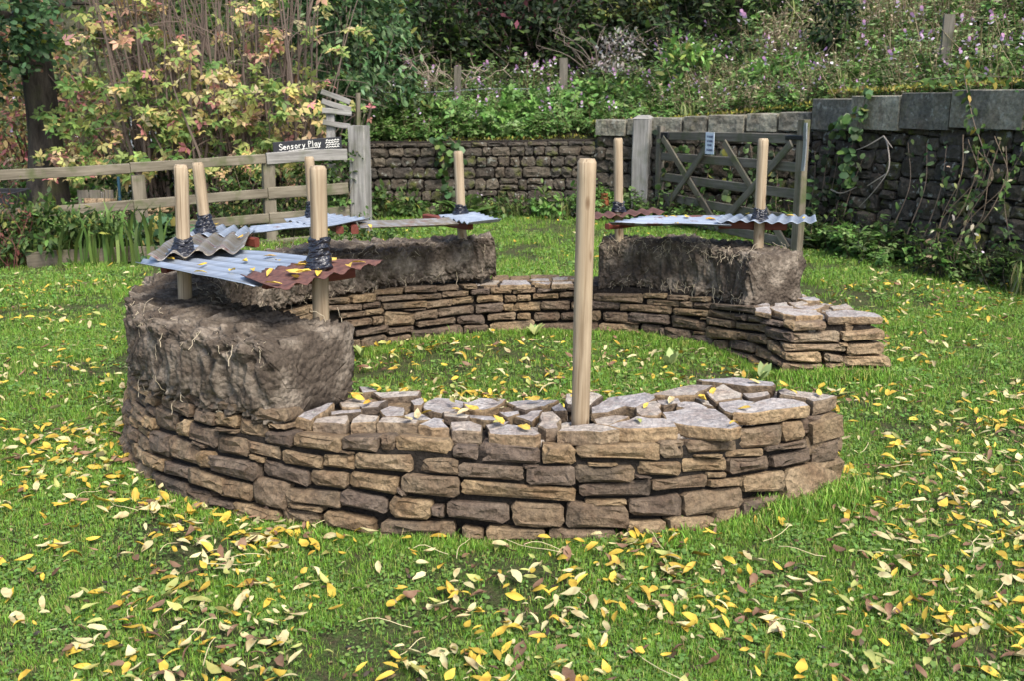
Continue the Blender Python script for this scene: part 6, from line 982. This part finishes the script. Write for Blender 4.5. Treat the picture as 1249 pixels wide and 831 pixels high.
V, F, c = soup(np.c_[rest, rng.uniform(.022, .042, n) * np.clip(yy / 5, 1, 1.5)], rng.uniform(.022, .072, n), np.c_[rg(0, .34, (n, 2)), rng.uniform(0, 6.28, n)], cols, rng.integers(0, 14, n))
c = c * (1 - .45 * np.clip(fbm(V * 45, 2) + .1, 0, 1))[:, None] ** np.array([.8, 1.2, 1.4])
tag(link('leaf_litter', trimesh('leaf_litter', V, F, c, True), mats=[M['fallen']]), 'smaller yellow and cream fallen leaves strewn over the lawn', kind='stuff')
n = 2600; y = rng.uniform(1.95, 6.5, n) ; x = rng.uniform(-1, 1, n) * (.53 * y + .35); k = ~in_wall(x, y); x, y = x[k], y[k]; n = len(x)
V, F, c = leaves(np.c_[x, y, rng.uniform(.006, .022, n)], np.c_[rng.normal(0, 1, (n, 2)), rng.normal(0, .25, n)], np.c_[rng.normal(0, .4, (n, 2)), np.ones(n)], rng.uniform(.012, .04, n), pick([(.10, .06, .035, 3), (.2, .13, .07, 2), (.33, .26, .13, 1.4), (.06, .045, .035, 2)], n), 'leaf')
tag(link('leaf_crumbs', trimesh('leaf_crumbs', V, F, c), mats=[M['leaf']]), 'small brown broken leaf pieces sunk in the grass', kind='stuff')
# on stones, mud and sheets
for k in range(34):
    j = rng.integers(3, 45); cpl = D['caps'][j]; P = np.array(cpl[:-1]).reshape(-1, 2); wq = rng.dirichlet(np.ones(len(P)) * .8); p = wq @ P; m_ = rng.choice(['yellow', 'cream', 'green'], p=[.6, .2, .2])
    leaf_obj((p[0], p[1], cpl[-1] + .017), rng.uniform(.045, .075), (rg(0, .25), rg(0, .25), rng.uniform(0, 6.28)), m_, rng.integers(14), '%s fallen leaf on the flat cap stones of the near wall' % NL[m_], 'fallen leaves on the cap stones, ' + NL[m_])
for key, n, wh in (('S1', 10, 'the large blue-grey sheet'), ('S2', 13, 'the rusty red brown sheet'), ('S3', 4, 'the tan wavy sheet'), ('S3b', 1, 'the short grey wavy sheet'), ('S6', 1, 'the rust streaked flat sheet'), ('S9', 5, 'the pale sheet with rust stained end'), ('S10', 3, 'the grey wavy edged sheet')):
    P, nu, nv = SH[key]
    for k in range(n): p = P[rng.integers(2, nu - 2), rng.integers(1, nv - 1)]; leaf_obj((p[0], p[1], p[2] + .012), rng.uniform(.05, .085), (rg(0, .15), rg(0, .15), rng.uniform(0, 6.28)), 'yellow', rng.integers(14), 'yellow fallen leaf lying on ' + wh, 'fallen leaves on ' + wh)
leaf_obj((-1.15, 4.02, .675), .075, (.1, .2, 1.2), 'green', 3, 'single green leaf on the dark mud under the sheet', None)
# loose plants in the ring and thin twigs on the grass
for x, y, lb in ((-.93, 5.95, 'small pale seedling beside the left inner wall'), (.15, 6.55, 'pale two leaved seedling at the back inner wall'), (.95, 5.75, 'pale seedling in the grass below the right mud bank'), (1.42, 5.45, 'pale seedling near the wing wall corner')):
    n = 7; a_ = rng.uniform(0, 6.28, n); V, F, c = leaves(np.tile([[0, 0, .02]], (n, 1)), np.c_[np.cos(a_) * .6, np.sin(a_) * .6, rng.uniform(.6, 1.4, n)], np.tile([[0, -.3, 1.]], (n, 1)) + rg(0, .2, (n, 3)), rng.uniform(.06, .12, n), pick([(.34, .38, .14, 2), (.2, .28, .1, 1)], n, .1), 'leaf')
    tag(link('seedling', trimesh('seedling', V, F, c), None, (x, y, 0), [M['leaf']]), lb, 'seedling')
tw = MB()
for k in range(60):
    y = rng.uniform(2.1, 4.6); x = rng.uniform(-.5 * y, .55 * y)
    if in_wall(np.array([x]), np.array([y]), .02)[0]: continue
    a_ = rng.uniform(0, 6.28); l = rng.uniform(.06, .18); bw = rg(0, .03); tw.tube([(x + math.cos(a_) * l * s_ - math.sin(a_) * bw * s_ * s_ * 3, y + math.sin(a_) * l * s_ + math.cos(a_) * bw * s_ * s_ * 3, .035 + .01 * math.sin(5 * s_)) for s_ in np.linspace(0, 1, 6)], .0013, 4, (.5, .42, .24))
tag(link('leaf_stalks', tw.mesh('leaf_stalks'), mats=[M['drystem']]), 'thin pale leaf stalks scattered on the grass', kind='stuff')
